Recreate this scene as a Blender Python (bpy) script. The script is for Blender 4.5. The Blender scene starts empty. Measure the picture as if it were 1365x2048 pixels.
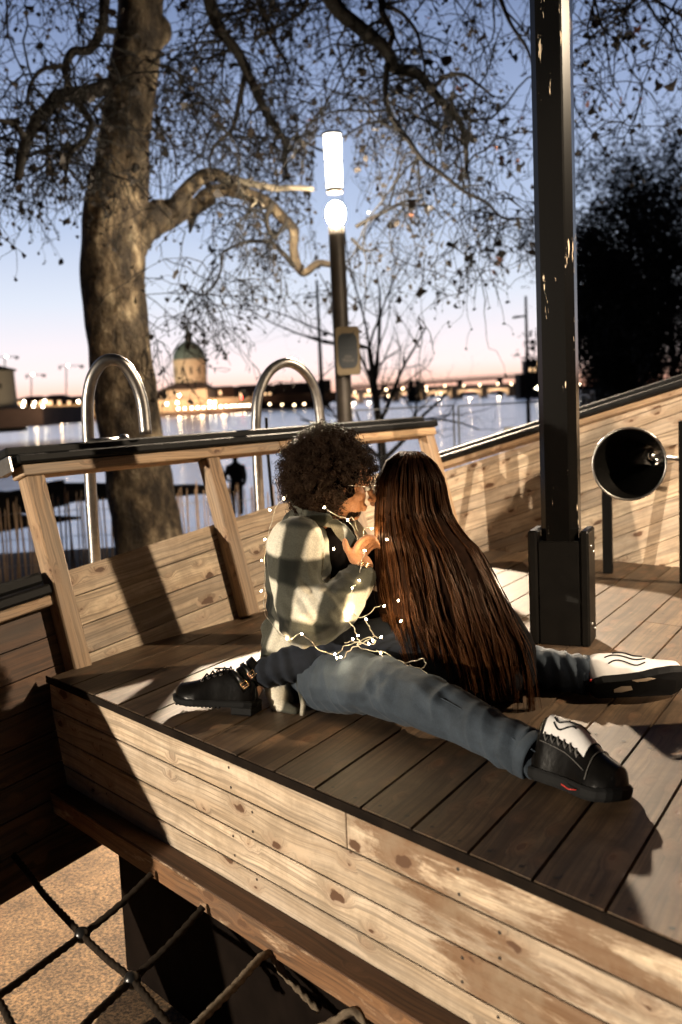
import bpy, math, random
import numpy as np
from mathutils import Vector, Matrix
random.seed(7); RNG = np.random.default_rng(7)
S = bpy.context.scene
COL = S.collection
def V(*a): return np.array(a[0] if len(a) == 1 else a, float)
def nrm(v):
    v = np.asarray(v, float); return v/max(1e-12, np.linalg.norm(v))

# ---------------------------------------------------------------- camera
FPX = 1990.0; PIT = math.atan(229/FPX); ROL = math.radians(2.6); CZ = 1.60; DZ = 0.65
FW = V(0, math.cos(PIT), -math.sin(PIT)); _u = V(0, math.sin(PIT), math.cos(PIT)); _r = V(1, 0, 0)
RT = math.cos(ROL)*_r - math.sin(ROL)*_u; UP = math.sin(ROL)*_r + math.cos(ROL)*_u
CAMP = V(0, 0, CZ)
def at(x, y, Y):
    """world point at depth Y metres seen in direction (x, y)"""
    d = FW + RT*(x-682.5)/FPX + UP*(1024-y)/FPX
    return CAMP + d*(Y/d[1])
def onz(x, y, z=DZ):
    d = FW + RT*(x-682.5)/FPX + UP*(1024-y)/FPX
    return CAMP + d*((z-CZ)/d[2])
cd = bpy.data.cameras.new("camera"); cam = bpy.data.objects.new("camera", cd); COL.objects.link(cam)
M = Matrix.Identity(4)
for i in range(3):
    M[i][0] = RT[i]; M[i][1] = UP[i]; M[i][2] = -FW[i]; M[i][3] = CAMP[i]
cam.matrix_world = M
cd.sensor_fit = 'VERTICAL'; cd.sensor_height = 36.0; cd.sensor_width = 24.0
cd.lens = FPX/2048*36.0; cd.clip_start = 0.05; cd.clip_end = 9000
cd.dof.use_dof = True; cd.dof.focus_distance = 3.05; cd.dof.aperture_fstop = 2.7
S.camera = cam
S.view_settings.view_transform = 'Standard'; S.view_settings.look = 'None'
S.view_settings.exposure = 0.0; S.view_settings.gamma = 1.0; S.view_settings.use_curve_mapping = False
S.render.engine = 'CYCLES'
cy = S.cycles
cy.use_denoising = True
try: cy.denoiser = 'OPENIMAGEDENOISE'
except Exception: pass
cy.max_bounces = 5; cy.diffuse_bounces = 1; cy.glossy_bounces = 3; cy.transmission_bounces = 4; cy.transparent_max_bounces = 8
cy.sample_clamp_indirect = 4.0; cy.caustics_reflective = False; cy.caustics_refractive = False
cy.use_adaptive_sampling = True; cy.adaptive_threshold = 0.015

# ---------------------------------------------------------------- dusk sky
W = bpy.data.worlds.new("World"); S.world = W; W.use_nodes = True
nt = W.node_tree; N = nt.nodes; L = nt.links; N.clear()
def nd(t, **k):
    n = N.new(t)
    for a, v in k.items(): setattr(n, a, v)
    return n
tc = nd('ShaderNodeTexCoord'); sp = nd('ShaderNodeSeparateXYZ'); L.new(tc.outputs['Generated'], sp.inputs[0])
rp = nd('ShaderNodeValToRGB'); L.new(sp.outputs['Z'], rp.inputs[0])
stops = [(0.0, (1.1, .46, .30)), (.012, (1.25, .76, .58)), (.03, (1.16, .95, .92)), (.055, (1.0, .92, .97)), (.10, (.78, .84, .97)),
         (.17, (.52, .625, .85)), (.26, (.35, .445, .68)), (.37, (.18, .25, .44)), (.50, (.05, .075, .17)), (.75, (.015, .022, .055)), (1.0, (.01, .014, .035))]
cr = rp.color_ramp
while len(cr.elements) < len(stops): cr.elements.new(0.5)
for e, (p, c) in zip(cr.elements, stops): e.position = p; e.color = (*c, 1)
# the glow is strongest toward the place where the sun went down
dt = nd('ShaderNodeVectorMath', operation='DOT_PRODUCT'); L.new(tc.outputs['Generated'], dt.inputs[0]); dt.inputs[1].default_value = (-.10, .995, 0)
mr = nd('ShaderNodeMapRange', interpolation_type='SMOOTHSTEP'); L.new(dt.outputs['Value'], mr.inputs[0])
mr.inputs[1].default_value = .35; mr.inputs[2].default_value = .93; mr.inputs[3].default_value = .05; mr.inputs[4].default_value = 1.0
mu = nd('ShaderNodeMix', data_type='RGBA', blend_type='MULTIPLY'); mu.inputs[0].default_value = 1
L.new(rp.outputs[0], mu.inputs[6])
cmb = nd('ShaderNodeCombineColor')
for i in range(3): L.new(mr.outputs[0], cmb.inputs[i])
L.new(cmb.outputs[0], mu.inputs[7])
bg = nd('ShaderNodeBackground'); bg.inputs[1].default_value = 1.0; L.new(mu.outputs[2], bg.inputs[0])
sky = nd('ShaderNodeTexSky', sky_type='NISHITA'); sky.sun_disc = False; sky.sun_elevation = math.radians(-3); sky.sun_rotation = math.radians(-6)
bg2 = nd('ShaderNodeBackground'); L.new(sky.outputs[0], bg2.inputs[0]); bg2.inputs[1].default_value = 0.05
ad = nd('ShaderNodeAddShader'); L.new(bg.outputs[0], ad.inputs[0]); L.new(bg2.outputs[0], ad.inputs[1])
wo = nd('ShaderNodeOutputWorld'); L.new(ad.outputs[0], wo.inputs[0])

# lamp positions (three street lamps; one is in view) and their light
LAMP1 = V(at(672, 428, 10.2)); LAMP2 = V(4.75, 2.86, 4.1); LAMP3 = V(-9.6, -2.9, 2.05); LAMP4 = V(2.7, -4.4, 3.9)
E1, E2, E3, E4 = 8600., 1900., 9000., 7600.

# ---------------------------------------------------------------- mesh building
def wloc(o):
    q = V(0, 0, 0)
    while o is not None: q = q + V(o.location); o = o.parent
    return q
class MB:
    def __init__(s): s.v = []; s.f = []; s.uv = []; s.n = 0; s.sm = []; s.mi = []; s.m = 0
    def add(s, verts, faces, uvs=None, smooth=False):
        verts = np.asarray(verts, float); b = s.n; s.v.append(verts); s.n += len(verts)
        for k, f in enumerate(faces):
            s.f.append([int(i)+b for i in f]); s.sm.append(smooth); s.mi.append(s.m)
            if uvs is not None: s.uv.append(uvs[k])
            else: s.uv.append([(0., 0.)]*len(f))
    def box(s, c, ax, size, bev=0.0, uo=None):
        """box centred at c, ax = 3 unit axes, size full lengths; uv: u along axis 0 (metres), v across"""
        c = V(c); a = [nrm(q) for q in ax]; h = V(size)/2
        o = (random.random()*40, random.random()*40) if uo is None else uo
        if bev <= 0: bev = 0
        bev = min(bev, h.min()*.45)
        vs = []; fs = []; uvs = []
        def P(x, y, z): return c + a[0]*x + a[1]*y + a[2]*z
        idx = {}
        for sx in (-1, 1):
            for sy in (-1, 1):
                for sz in (-1, 1):
                    for k in range(3):
                        q = [sx*(h[0]-bev), sy*(h[1]-bev), sz*(h[2]-bev)]
                        q[k] = (sx, sy, sz)[k]*h[k]
                        idx[(sx, sy, sz, k)] = len(vs); vs.append(q)
        def face(keys):
            pts = [V(vs[idx[k]]) for k in keys]
            n = np.cross(pts[1]-pts[0], pts[2]-pts[0])
            ctr = sum(pts)/len(pts)
            if np.dot(n, ctr) < 0: keys = keys[::-1]
            n = np.abs(n)
            ids = [idx[k] for k in keys]; m = int(np.argmax(n))
            uu = []
            for i in ids:
                x, y, z = vs[i]
                if m == 2: uu.append((x+o[0], y+o[1]))
                elif m == 1: uu.append((x+o[0], z+o[1]+1.3))
                else: uu.append((y*0.3+o[0], z+o[1]+2.1))
            fs.append(ids); uvs.append(uu)
        for k in range(3):
            i, j = [q for q in range(3) if q != k]
            for sg in (-1, 1):
                ks = []
                for (p, q) in ((-1, -1), (1, -1), (1, 1), (-1, 1)):
                    t = [0, 0, 0]; t[k] = sg; t[i] = p; t[j] = q; ks.append((*t, k))
                face(ks)
        if bev > 0:
            for k in range(3):
                i, j = [q for q in range(3) if q != k]
                for p in (-1, 1):
                    for q in (-1, 1):
                        t0 = [0, 0, 0]; t0[i] = p; t0[j] = q; t0[k] = -1; t1 = list(t0); t1[k] = 1
                        face([(*t0, i), (*t1, i), (*t1, j), (*t0, j)])
            for sx in (-1, 1):
                for sy in (-1, 1):
                    for sz in (-1, 1): face([(sx, sy, sz, 0), (sx, sy, sz, 1), (sx, sy, sz, 2)])
        W_ = np.array([P(*q) for q in vs])
        if np.dot(np.cross(a[0], a[1]), a[2]) < 0: fs = [f[::-1] for f in fs]; uvs = [u[::-1] for u in uvs]
        s.add(W_, fs, uvs)
    def seg(s, p0, p1, w, t, up=(0, 0, 1), bev=0.0):
        """beam from p0 to p1, w = width across, t = thickness along 'up' """
        p0 = V(p0); p1 = V(p1); d = nrm(p1-p0); u = V(up); u = nrm(u - d*np.dot(u, d)); x = np.cross(u, d)
        s.box((p0+p1)/2, (d, x, u), (np.linalg.norm(p1-p0), w, t), bev)
    def tube(s, pts, r, n=8, cap=True, twist=0.0, us=1.0, flat=1.0):
        P = np.asarray(pts, float); m = len(P); r = np.broadcast_to(np.asarray(r, float), (m,)) if np.ndim(r) <= 1 else r
        T = np.gradient(P, axis=0); T /= np.maximum(1e-9, np.linalg.norm(T, axis=1))[:, None]
        ref = V(0, 0, 1) if abs(T[0][2]) < .9 else V(1, 0, 0)
        x = nrm(np.cross(T[0], ref)); vs = []
        ang = np.linspace(0, 2*math.pi, n, endpoint=False)
        L_ = 0; ls = []
        for i in range(m):
            x = nrm(x - T[i]*np.dot(x, T[i])); y = np.cross(T[i], x)
            a_ = ang + twist*i
            vs.append(P[i] + r[i]*(np.cos(a_)[:, None]*x + flat*np.sin(a_)[:, None]*y))
            if i: L_ += np.linalg.norm(P[i]-P[i-1])
            ls.append(L_*us)
        vs = np.concatenate(vs); fs = []; uv = []
        for i in range(m-1):
            for j in range(n):
                k = (j+1) % n
                fs.append((i*n+j, i*n+k, (i+1)*n+k, (i+1)*n+j))
                c0, c1 = j/n, (j+1)/n
                uv.append([(ls[i], c0), (ls[i], c1), (ls[i+1], c1), (ls[i+1], c0)])
        if cap:
            fs.append(tuple(range(n))[::-1]); uv.append([(0, 0)]*n)
            fs.append(tuple((m-1)*n+j for j in range(n))); uv.append([(0, 0)]*n)
        s.add(vs, fs, uv, smooth=True)
    def lathe(s, c, ax, prof, n=24, smooth=True):
        """prof: list of (radius, height along ax)"""
        ax = nrm(ax); ref = V(0, 0, 1) if abs(ax[2]) < .9 else V(1, 0, 0)
        x = nrm(np.cross(ref, ax)); y = np.cross(ax, x); vs = []
        for (r, h) in prof:
            for j in range(n):
                a_ = 2*math.pi*j/n; vs.append(V(c) + ax*h + x*r*math.cos(a_) + y*r*math.sin(a_))
        fs = []; uv = []
        for i in range(len(prof)-1):
            for j in range(n):
                k = (j+1) % n; fs.append((i*n+j, i*n+k, (i+1)*n+k, (i+1)*n+j))
                uv.append([(j/n, prof[i][1]), ((j+1)/n, prof[i][1]), ((j+1)/n, prof[i+1][1]), (j/n, prof[i+1][1])])
        s.add(vs, fs, uv, smooth=smooth)
    def sphere(s, c, r, n=10, ax=None):
        R = (r, r, r) if np.ndim(r) == 0 else r
        A = ax or ((1, 0, 0), (0, 1, 0), (0, 0, 1)); A = [nrm(q) for q in A]
        m = max(4, n//2+1); vs = []; fs = []
        for i in range(m+1):
            t = math.pi*i/m
            for j in range(n):
                p = 2*math.pi*j/n
                vs.append(V(c) + A[0]*R[0]*math.sin(t)*math.cos(p) + A[1]*R[1]*math.sin(t)*math.sin(p) + A[2]*R[2]*math.cos(t))
        for i in range(m):
            for j in range(n): k = (j+1) % n; fs.append((i*n+j, (i+1)*n+j, (i+1)*n+k, i*n+k))
        s.add(vs, fs, None, smooth=True)
    def build(s, name, mat=None, parent=None, loc=None):
        me = bpy.data.meshes.new(name)
        v = np.concatenate(s.v) if s.v else np.zeros((0, 3))
        if parent is not None: v = v - wloc(parent)
        elif loc is not None: v = v - V(loc)
        lens = np.array([len(f) for f in s.f], np.int32)
        me.vertices.add(len(v)); me.vertices.foreach_set('co', v.astype(np.float32).ravel())
        me.loops.add(int(lens.sum())); me.polygons.add(len(lens))
        st = np.zeros(len(lens), np.int32); st[1:] = np.cumsum(lens)[:-1]
        me.loops.foreach_set('vertex_index', np.fromiter((i for f in s.f for i in f), np.int32, int(lens.sum())))
        me.polygons.foreach_set('loop_start', st); me.polygons.foreach_set('loop_total', lens)
        me.polygons.foreach_set('use_smooth', np.array(s.sm, bool))
        if any(s.mi): me.polygons.foreach_set('material_index', np.array(s.mi, np.int32))
        uvl = me.uv_layers.new(name='UVMap')
        uvl.data.foreach_set('uv', np.fromiter((c for u in s.uv for p in u for c in p), np.float32, int(lens.sum())*2))
        me.update(calc_edges=True); me.validate()
        o = bpy.data.objects.new(name, me); COL.objects.link(o)
        for q in (mat if isinstance(mat, (list, tuple)) else [mat]):
            if q: me.materials.append(q)
        if parent is not None: o.parent = parent
        elif loc is not None: o.location = Vector(loc)
        return o
def tag(o, label=None, cat=None, group=None, kind=None):
    if label: o['label'] = label
    if cat: o['category'] = cat
    if group: o['group'] = group
    if kind: o['kind'] = kind
    return o
def thing(name, loc, label, cat, group=None):
    o = bpy.data.objects.new(name, None); o.empty_display_size = .1; COL.objects.link(o); o.location = Vector([float(q) for q in loc])
    return tag(o, label, cat, group)
def spline(pts, n=8):
    """Catmull-Rom through pts (any dimension), n steps a segment"""
    P = np.asarray(pts, float); P = np.vstack([2*P[0]-P[1], P, 2*P[-1]-P[-2]]); out = []
    for i in range(1, len(P)-2):
        for t in np.linspace(0, 1, n, endpoint=False):
            a, b, c, d = P[i-1:i+3]
            out.append(.5*((2*b)+(-a+c)*t+(2*a-5*b+4*c-d)*t*t+(-a+3*b-3*c+d)*t**3))
    out.append(P[-2]); return np.array(out)

# ---------------------------------------------------------------- materials
def newmat(name):
    m = bpy.data.materials.new(name); m.use_nodes = True; t = m.node_tree; b = t.nodes['Principled BSDF']; return m, t, b
def N_(t, typ, ins=None, **k):
    n = t.nodes.new(typ)
    for a, v in k.items(): setattr(n, a, v)
    for a, v in (ins or {}).items():
        if isinstance(v, bpy.types.NodeSocket): t.links.new(v, n.inputs[a])
        else: n.inputs[a].default_value = v
    return n
def ramp(t, fac, stops, interp='LINEAR'):
    n = t.nodes.new('ShaderNodeValToRGB'); t.links.new(fac, n.inputs[0]); c = n.color_ramp; c.interpolation = interp
    while len(c.elements) < len(stops): c.elements.new(.5)
    for e, (p, q) in zip(c.elements, stops):
        e.position = p; e.color = (*q, 1) if len(q) == 3 else q
    return n.outputs[0]
def g(x): return (x, x, x)
def mixc(t, f, a, b, mode='MIX'):
    n = t.nodes.new('ShaderNodeMix'); n.data_type = 'RGBA'; n.blend_type = mode
    for i, q in ((0, f), (6, a), (7, b)):
        if isinstance(q, bpy.types.NodeSocket): t.links.new(q, n.inputs[i])
        else: n.inputs[i].default_value = (*q, 1) if isinstance(q, tuple) and len(q) == 3 else q
    return n.outputs[2]
def math_(t, op, a, b=0.0, c=0.0, clamp=False):
    n = t.nodes.new('ShaderNodeMath'); n.operation = op; n.use_clamp = clamp
    for i, q in enumerate((a, b, c)):
        if isinstance(q, bpy.types.NodeSocket): t.links.new(q, n.inputs[i])
        else: n.inputs[i].default_value = q
    return n.outputs[0]
def bump(t, b, h, strength=.3, dist=.01):
    n = N_(t, 'ShaderNodeBump', {'Strength': strength, 'Distance': dist, 'Height': h}); t.links.new(n.outputs[0], b.inputs['Normal'])
def simple(name, col, rough=.6, metal=0., var=.25, scale=8., bmp=.0, bscale=60., spec=.5, vcol=None):
    m, t, b = newmat(name)
    tc = N_(t, 'ShaderNodeTexCoord'); no = N_(t, 'ShaderNodeTexNoise', {'Vector': tc.outputs['Object'], 'Scale': scale, 'Detail': 6., 'Roughness': .6})
    c2 = vcol or tuple(q*(1-var) for q in col); c1 = tuple(min(1, q*(1+var)) for q in col)
    t.links.new(ramp(t, no.outputs[0], [(.3, c2), (.7, c1)]), b.inputs['Base Color'])
    b.inputs['Roughness'].default_value = rough; b.inputs['Metallic'].default_value = metal
    b.inputs['Specular IOR Level'].default_value = spec
    if bmp:
        n2 = N_(t, 'ShaderNodeTexNoise', {'Vector': tc.outputs['Object'], 'Scale': bscale, 'Detail': 4.})
        bump(t, b, n2.outputs[0], bmp, .005)
    return m
def emis(name, col, st):
    m, t, b = newmat(name); b.inputs['Base Color'].default_value = (*col, 1)
    b.inputs['Emission Color'].default_value = (*col, 1); b.inputs['Emission Strength'].default_value = st; return m
def wood(name, light, dark, knot=(.10, .05, .025), grain=1.0, worn=None, rough=.62, wornamt=.5, knots=1.0, dirt=0.0, grad=None, cscale=1.0):
    m, t, b = newmat(name)
    uv = N_(t, 'ShaderNodeUVMap'); sep = N_(t, 'ShaderNodeSeparateXYZ', {0: uv.outputs[0]})
    geo = N_(t, 'ShaderNodeNewGeometry')
    # slow wander so the grain is not ruler-straight
    w1 = N_(t, 'ShaderNodeTexNoise', {'Vector': uv.outputs[0], 'Scale': 2.2, 'Detail': 2.})
    # knots: sparse cells, stretched along the plank
    mp = N_(t, 'ShaderNodeMapping', {'Vector': uv.outputs[0], 'Scale': (6.2, 13.0, 1)})
    wd = N_(t, 'ShaderNodeTexNoise', {'Vector': uv.outputs[0], 'Scale': 26., 'Detail': 3.}); mpd = N_(t, 'ShaderNodeVectorMath', {0: mp.outputs[0], 1: N_(t, 'ShaderNodeVectorMath', {0: wd.outputs['Color'], 1: (.34, .34, 0)}, operation='MULTIPLY').outputs[0]}, operation='ADD')
    vo = N_(t, 'ShaderNodeTexVoronoi', {'Vector': mpd.outputs[0], 'Scale': 1.0}); vo.voronoi_dimensions = '2D'
    rk = N_(t, 'ShaderNodeSeparateColor', {0: vo.outputs['Color']})
    size = math_(t, 'MULTIPLY', math_(t, 'POWER', math_(t, 'MULTIPLY', math_(t, 'SUBTRACT', rk.outputs[0], .42, clamp=True), 1.72), 2.2), .21*knots)
    kd = math_(t, 'SUBTRACT', size, vo.outputs['Distance'])
    kn = N_(t, 'ShaderNodeMapRange', {0: kd, 1: -.015, 2: .03}).outputs[0]
    halo = N_(t, 'ShaderNodeMapRange', {0: kd, 1: -.28, 2: .0}).outputs[0]
    halo = math_(t, 'MULTIPLY', halo, math_(t, 'GREATER_THAN', size, .001))
    kn = math_(t, 'MULTIPLY', kn, math_(t, 'GREATER_THAN', size, .012))
    off = math_(t, 'ADD', math_(t, 'MULTIPLY', w1.outputs[0], .05), math_(t, 'MULTIPLY', halo, .03))
    vv = math_(t, 'ADD', sep.outputs[1], off)
    cv = N_(t, 'ShaderNodeCombineXYZ', {0: math_(t, 'MULTIPLY', sep.outputs[0], 2.2), 1: math_(t, 'MULTIPLY', vv, 130.), 2: 0.})
    n1 = N_(t, 'ShaderNodeTexNoise', {'Vector': cv.outputs[0], 'Scale': 1.0, 'Detail': 5., 'Roughness': .7})
    cs_ = N_(t, 'ShaderNodeCombineXYZ', {0: math_(t, 'MULTIPLY', sep.outputs[0], 7.), 1: math_(t, 'MULTIPLY', vv, 90.), 2: 9.})
    ns_ = N_(t, 'ShaderNodeTexNoise', {'Vector': cs_.outputs[0], 'Scale': 1.0, 'Detail': 4., 'Roughness': .6})
    cv2 = N_(t, 'ShaderNodeCombineXYZ', {0: math_(t, 'MULTIPLY', sep.outputs[0], .8), 1: math_(t, 'MULTIPLY', vv, 16.), 2: 3.})
    n2 = N_(t, 'ShaderNodeTexNoise', {'Vector': cv2.outputs[0], 'Scale': 1.0, 'Detail': 3.})
    cv3 = N_(t, 'ShaderNodeCombineXYZ', {0: math_(t, 'MULTIPLY', sep.outputs[0], 1.3), 1: math_(t, 'MULTIPLY', vv, 48.), 2: 5.})
    n3_ = N_(t, 'ShaderNodeTexNoise', {'Vector': cv3.outputs[0], 'Scale': 1.0, 'Detail': 3., 'Roughness': .5})
    gr = ramp(t, n1.outputs[0], [(.36, g(.30)), (.46, g(.72)), (.56, g(1.0))])
    gr = mixc(t, 1., gr, ramp(t, ns_.outputs[0], [(.26, g(.22)), (.34, g(1.))]), 'MULTIPLY')
    base = mixc(t, ramp(t, n2.outputs[0], [(.35, g(0)), (.68, g(1))]), light, dark)
    base = mixc(t, .85*grain if grain < 1.1 else 1., base, gr, 'MULTIPLY')
    base = mixc(t, .8, base, ramp(t, n3_.outputs[0], [(.40, g(.52)), (.50, g(1.0))]), 'MULTIPLY')
    # plank to plank variation
    rnd = ramp(t, geo.outputs['Random Per Island'], [(0, (.72, .70, .68)), (.5, (.92, .9, .88)), (1, (1.12, 1.1, 1.05))])
    base = mixc(t, 1., base, rnd, 'MULTIPLY')
    gw = N_(t, 'ShaderNodeTexNoise', {'Vector': N_(t, 'ShaderNodeMapping', {'Vector': uv.outputs[0], 'Scale': (1.1, 5., 1.)}).outputs[0], 'Scale': 1.0, 'Detail': 6., 'Roughness': .65})
    lum_ = sum(dark)/3
    base = mixc(t, ramp(t, gw.outputs[0], [(.45, g(0)), (.68, g(.6))]), base, (lum_*1.12, lum_*.93, lum_*.74))
    # worn patches / old varnish with their own outline
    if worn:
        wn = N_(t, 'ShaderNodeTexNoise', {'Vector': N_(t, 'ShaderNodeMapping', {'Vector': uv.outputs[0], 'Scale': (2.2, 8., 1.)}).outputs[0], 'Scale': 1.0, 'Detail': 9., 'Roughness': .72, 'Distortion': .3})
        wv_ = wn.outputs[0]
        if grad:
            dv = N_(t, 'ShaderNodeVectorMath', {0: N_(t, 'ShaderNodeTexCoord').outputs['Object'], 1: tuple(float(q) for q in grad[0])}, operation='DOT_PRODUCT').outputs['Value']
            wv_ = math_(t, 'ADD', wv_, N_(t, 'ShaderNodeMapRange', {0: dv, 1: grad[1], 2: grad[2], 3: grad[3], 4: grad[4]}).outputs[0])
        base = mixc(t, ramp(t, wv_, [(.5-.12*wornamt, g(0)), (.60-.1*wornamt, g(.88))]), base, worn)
    if dirt:
        tcn = N_(t, 'ShaderNodeTexNoise', {'Vector': N_(t, 'ShaderNodeTexCoord').outputs['Object'], 'Scale': 9., 'Detail': 8., 'Roughness': .7})
        base = mixc(t, ramp(t, tcn.outputs[0], [(.42, g(0)), (.7, g(dirt))]), base, tuple(q*.45 for q in dark))
    base = mixc(t, math_(t, 'MULTIPLY', halo, .35), base, (knot[0]*1.9, knot[1]*1.9, knot[2]*1.9))
    base = mixc(t, kn, base, knot)
    t.links.new(base, b.inputs['Base Color']); b.inputs['Roughness'].default_value = rough
    b.inputs['Specular IOR Level'].default_value = .35
    bump(t, b, math_(t, 'ADD', n1.outputs[0], math_(t, 'MULTIPLY', kn, -1.)), .35, .0015)
    return m
M_ = {}
M_['pine'] = wood('pale_pine', (.62, .49, .35), (.44, .32, .21), dirt=.6)
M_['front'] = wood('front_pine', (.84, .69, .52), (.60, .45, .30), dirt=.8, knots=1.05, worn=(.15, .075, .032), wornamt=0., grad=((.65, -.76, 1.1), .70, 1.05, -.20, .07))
M_['deck'] = wood('weathered_deck', (.170, .112, .066), (.085, .050, .027), knots=.7, dirt=.8, rough=.55)
M_['dark_plank'] = wood('dark_brown_plank', (.15, .073, .035), (.09, .042, .021), knots=.8, dirt=.4)
M_['rail_wood'] = wood('rail_wood', (.50, .34, .20), (.36, .23, .13), knots=.8)
M_['beam'] = wood('varnished_beam', (.30, .155, .07), (.20, .10, .045), worn=(.60, .44, .29), wornamt=-.35, knots=.7, dirt=.4)
M_['rubber'] = simple('black_rubber_cap', (.008, .008, .008), .6, var=.3, scale=20, bmp=.15, spec=.12)
M_['mast'] = simple('black_gloss_paint', (.004, .0036, .003), .4, var=.3, scale=12, bmp=.12, bscale=25, spec=.10)
M_['steel'] = simple('brushed_steel', (.30, .285, .27), .36, 1.0, var=.2, scale=30)
M_['rope'] = simple('grey_rope', (.15, .115, .08), .9, var=.35, scale=90, spec=.1); M_['rope_shaded'] = simple('shaded_net_rope', (.018, .013, .009), .9, var=.4, scale=90, spec=.1)  # darker rope copy: silhouette shade of the left ropes put into colour
M_['ball'] = simple('black_plastic', (.012, .012, .012), .3, var=.2)
M_['bolt'] = simple('steel_bolt', (.5, .48, .45), .3, 1.0, var=.1)
# ================================================================ SETTING
def sheet(name, pts, mat, z=None):
    mb = MB(); mb.add([V(p) for p in pts], [tuple(range(len(pts)))], [[(p[0], p[1]) for p in pts]]); o = mb.build(name, mat)
    o['kind'] = 'structure'; return o
m, t, b = newmat('sandy_ground')
tc_ = N_(t, 'ShaderNodeTexCoord'); n1 = N_(t, 'ShaderNodeTexNoise', {'Vector': tc_.outputs['Object'], 'Scale': 75., 'Detail': 5., 'Roughness': .85})
n2 = N_(t, 'ShaderNodeTexNoise', {'Vector': tc_.outputs['Object'], 'Scale': 5., 'Detail': 6.})
c_ = mixc(t, ramp(t, n2.outputs[0], [(.35, g(0)), (.7, g(1))]), (.22, .14, .075), (.125, .077, .04))
yv_ = N_(t, 'ShaderNodeSeparateXYZ', {0: tc_.outputs['Object']}).outputs[1]; c_ = mixc(t, N_(t, 'ShaderNodeMapRange', {0: yv_, 1: 6.0, 2: 7.5}).outputs[0], c_, (.035, .028, .018))
c_ = mixc(t, .9, c_, ramp(t, n1.outputs[0], [(.40, g(.18)), (.5, g(.85)), (.60, (2.0, 1.85, 1.6))]), 'MULTIPLY')
t.links.new(c_, b.inputs['Base Color']); b.inputs['Roughness'].default_value = .9; bump(t, b, n1.outputs[0], .6, .006)
M_['ground'] = m
m, t, b = newmat('river_water')
tc_ = N_(t, 'ShaderNodeTexCoord'); mp = N_(t, 'ShaderNodeMapping', {'Vector': tc_.outputs['Object'], 'Scale': (.35, 1.0, 1)})
n1 = N_(t, 'ShaderNodeTexNoise', {'Vector': mp.outputs[0], 'Scale': .8, 'Detail': 5., 'Roughness': .6})
n2 = N_(t, 'ShaderNodeTexNoise', {'Vector': mp.outputs[0], 'Scale': .06, 'Detail': 3.})
b.inputs['Metallic'].default_value = .55; b.inputs['Base Color'].default_value = (.60, .63, .72, 1); b.inputs['Roughness'].default_value = .20
b.inputs['Specular IOR Level'].default_value = .9; b.inputs['IOR'].default_value = 1.5
bump(t, b, math_(t, 'ADD', n1.outputs[0], math_(t, 'MULTIPLY', n2.outputs[0], 3.)), .13, .25)
M_['water'] = m
GZ = -.45; WZ = -1.9
# ground: one sheet with the bank sloping down to the river
mb = MB()
xs = [-60, -20, -10, -6, -3, 0, 3, 6, 10, 20, 60]; ys = [-40, -10, 0, 4, 8, 12, 14, 16, 18, 20, 22, 24, 27]
zz = lambda x, y: GZ if y <= 14 else (GZ - (1.65)*min(1, (y-14)/12.)**.9 + .10*math.sin(x*1.3+y))
vs = [(x, y, zz(x, y)) for y in ys for x in xs]; fs = [(j*11+i, j*11+i+1, (j+1)*11+i+1, (j+1)*11+i) for j in range(len(ys)-1) for i in range(10)]
mb.add(vs, fs, [[(vs[k][0], vs[k][1]) for k in f] for f in fs], smooth=True)
o = mb.build('ground', M_['ground']); o['kind'] = 'structure'
sheet('river_bed', [(-3000, 20, -3.2), (3000, 20, -3.2), (3000, 7000, -3.2), (-3000, 7000, -3.2)], M_['ground'])
sheet('river_water', [(-3000, 22, WZ), (3000, 22, WZ), (3000, 7000, WZ), (-3000, 7000, WZ)], M_['water'])

# ================================================================ THE PLAY SHIP
def ang(d): return math.radians(d)
e1 = V(math.cos(ang(50)), math.sin(ang(50)), 0); oL = V(-math.sin(ang(50)), math.cos(ang(50)), 0)
r1 = V(math.cos(ang(-44.8)), math.sin(ang(-44.8)), 0); oR = V(math.sin(ang(44.8)), math.cos(ang(44.8)), 0)
f1 = V(math.cos(ang(-49.5)), math.sin(ang(-49.5)), 0); oF = V(-.7604, -.6494, 0)
la = ang(16.5); ZU = V(0, 0, 1)
e2 = oL*math.sin(la)+ZU*math.cos(la); eN = nrm(np.cross(e1, e2)); eN = eN*np.sign(np.dot(eN, oL))     # outward normals
r2 = oR*math.sin(la)+ZU*math.cos(la); rN = nrm(np.cross(r1, r2)); rN = rN*np.sign(np.dot(rN, oR))
LB = V(-.995, 3.70, DZ); RB = V(.871, 5.93, DZ); FB = V(-.978, 3.405, DZ)
def LW(s, h, o=0.0): return LB+e1*s+e2*h+eN*o
def RW(s, h, o=0.0): return RB+r1*s+r2*h+rN*o
def FP(s, z, o=0.0): q = FB+f1*s+oF*o; return V(q[0], q[1], z)
ship = thing('play_ship', (0, 3.6, DZ), 'wooden playground ship with plank walls, black-capped handrail and weathered plank deck', 'play ship')
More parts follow.
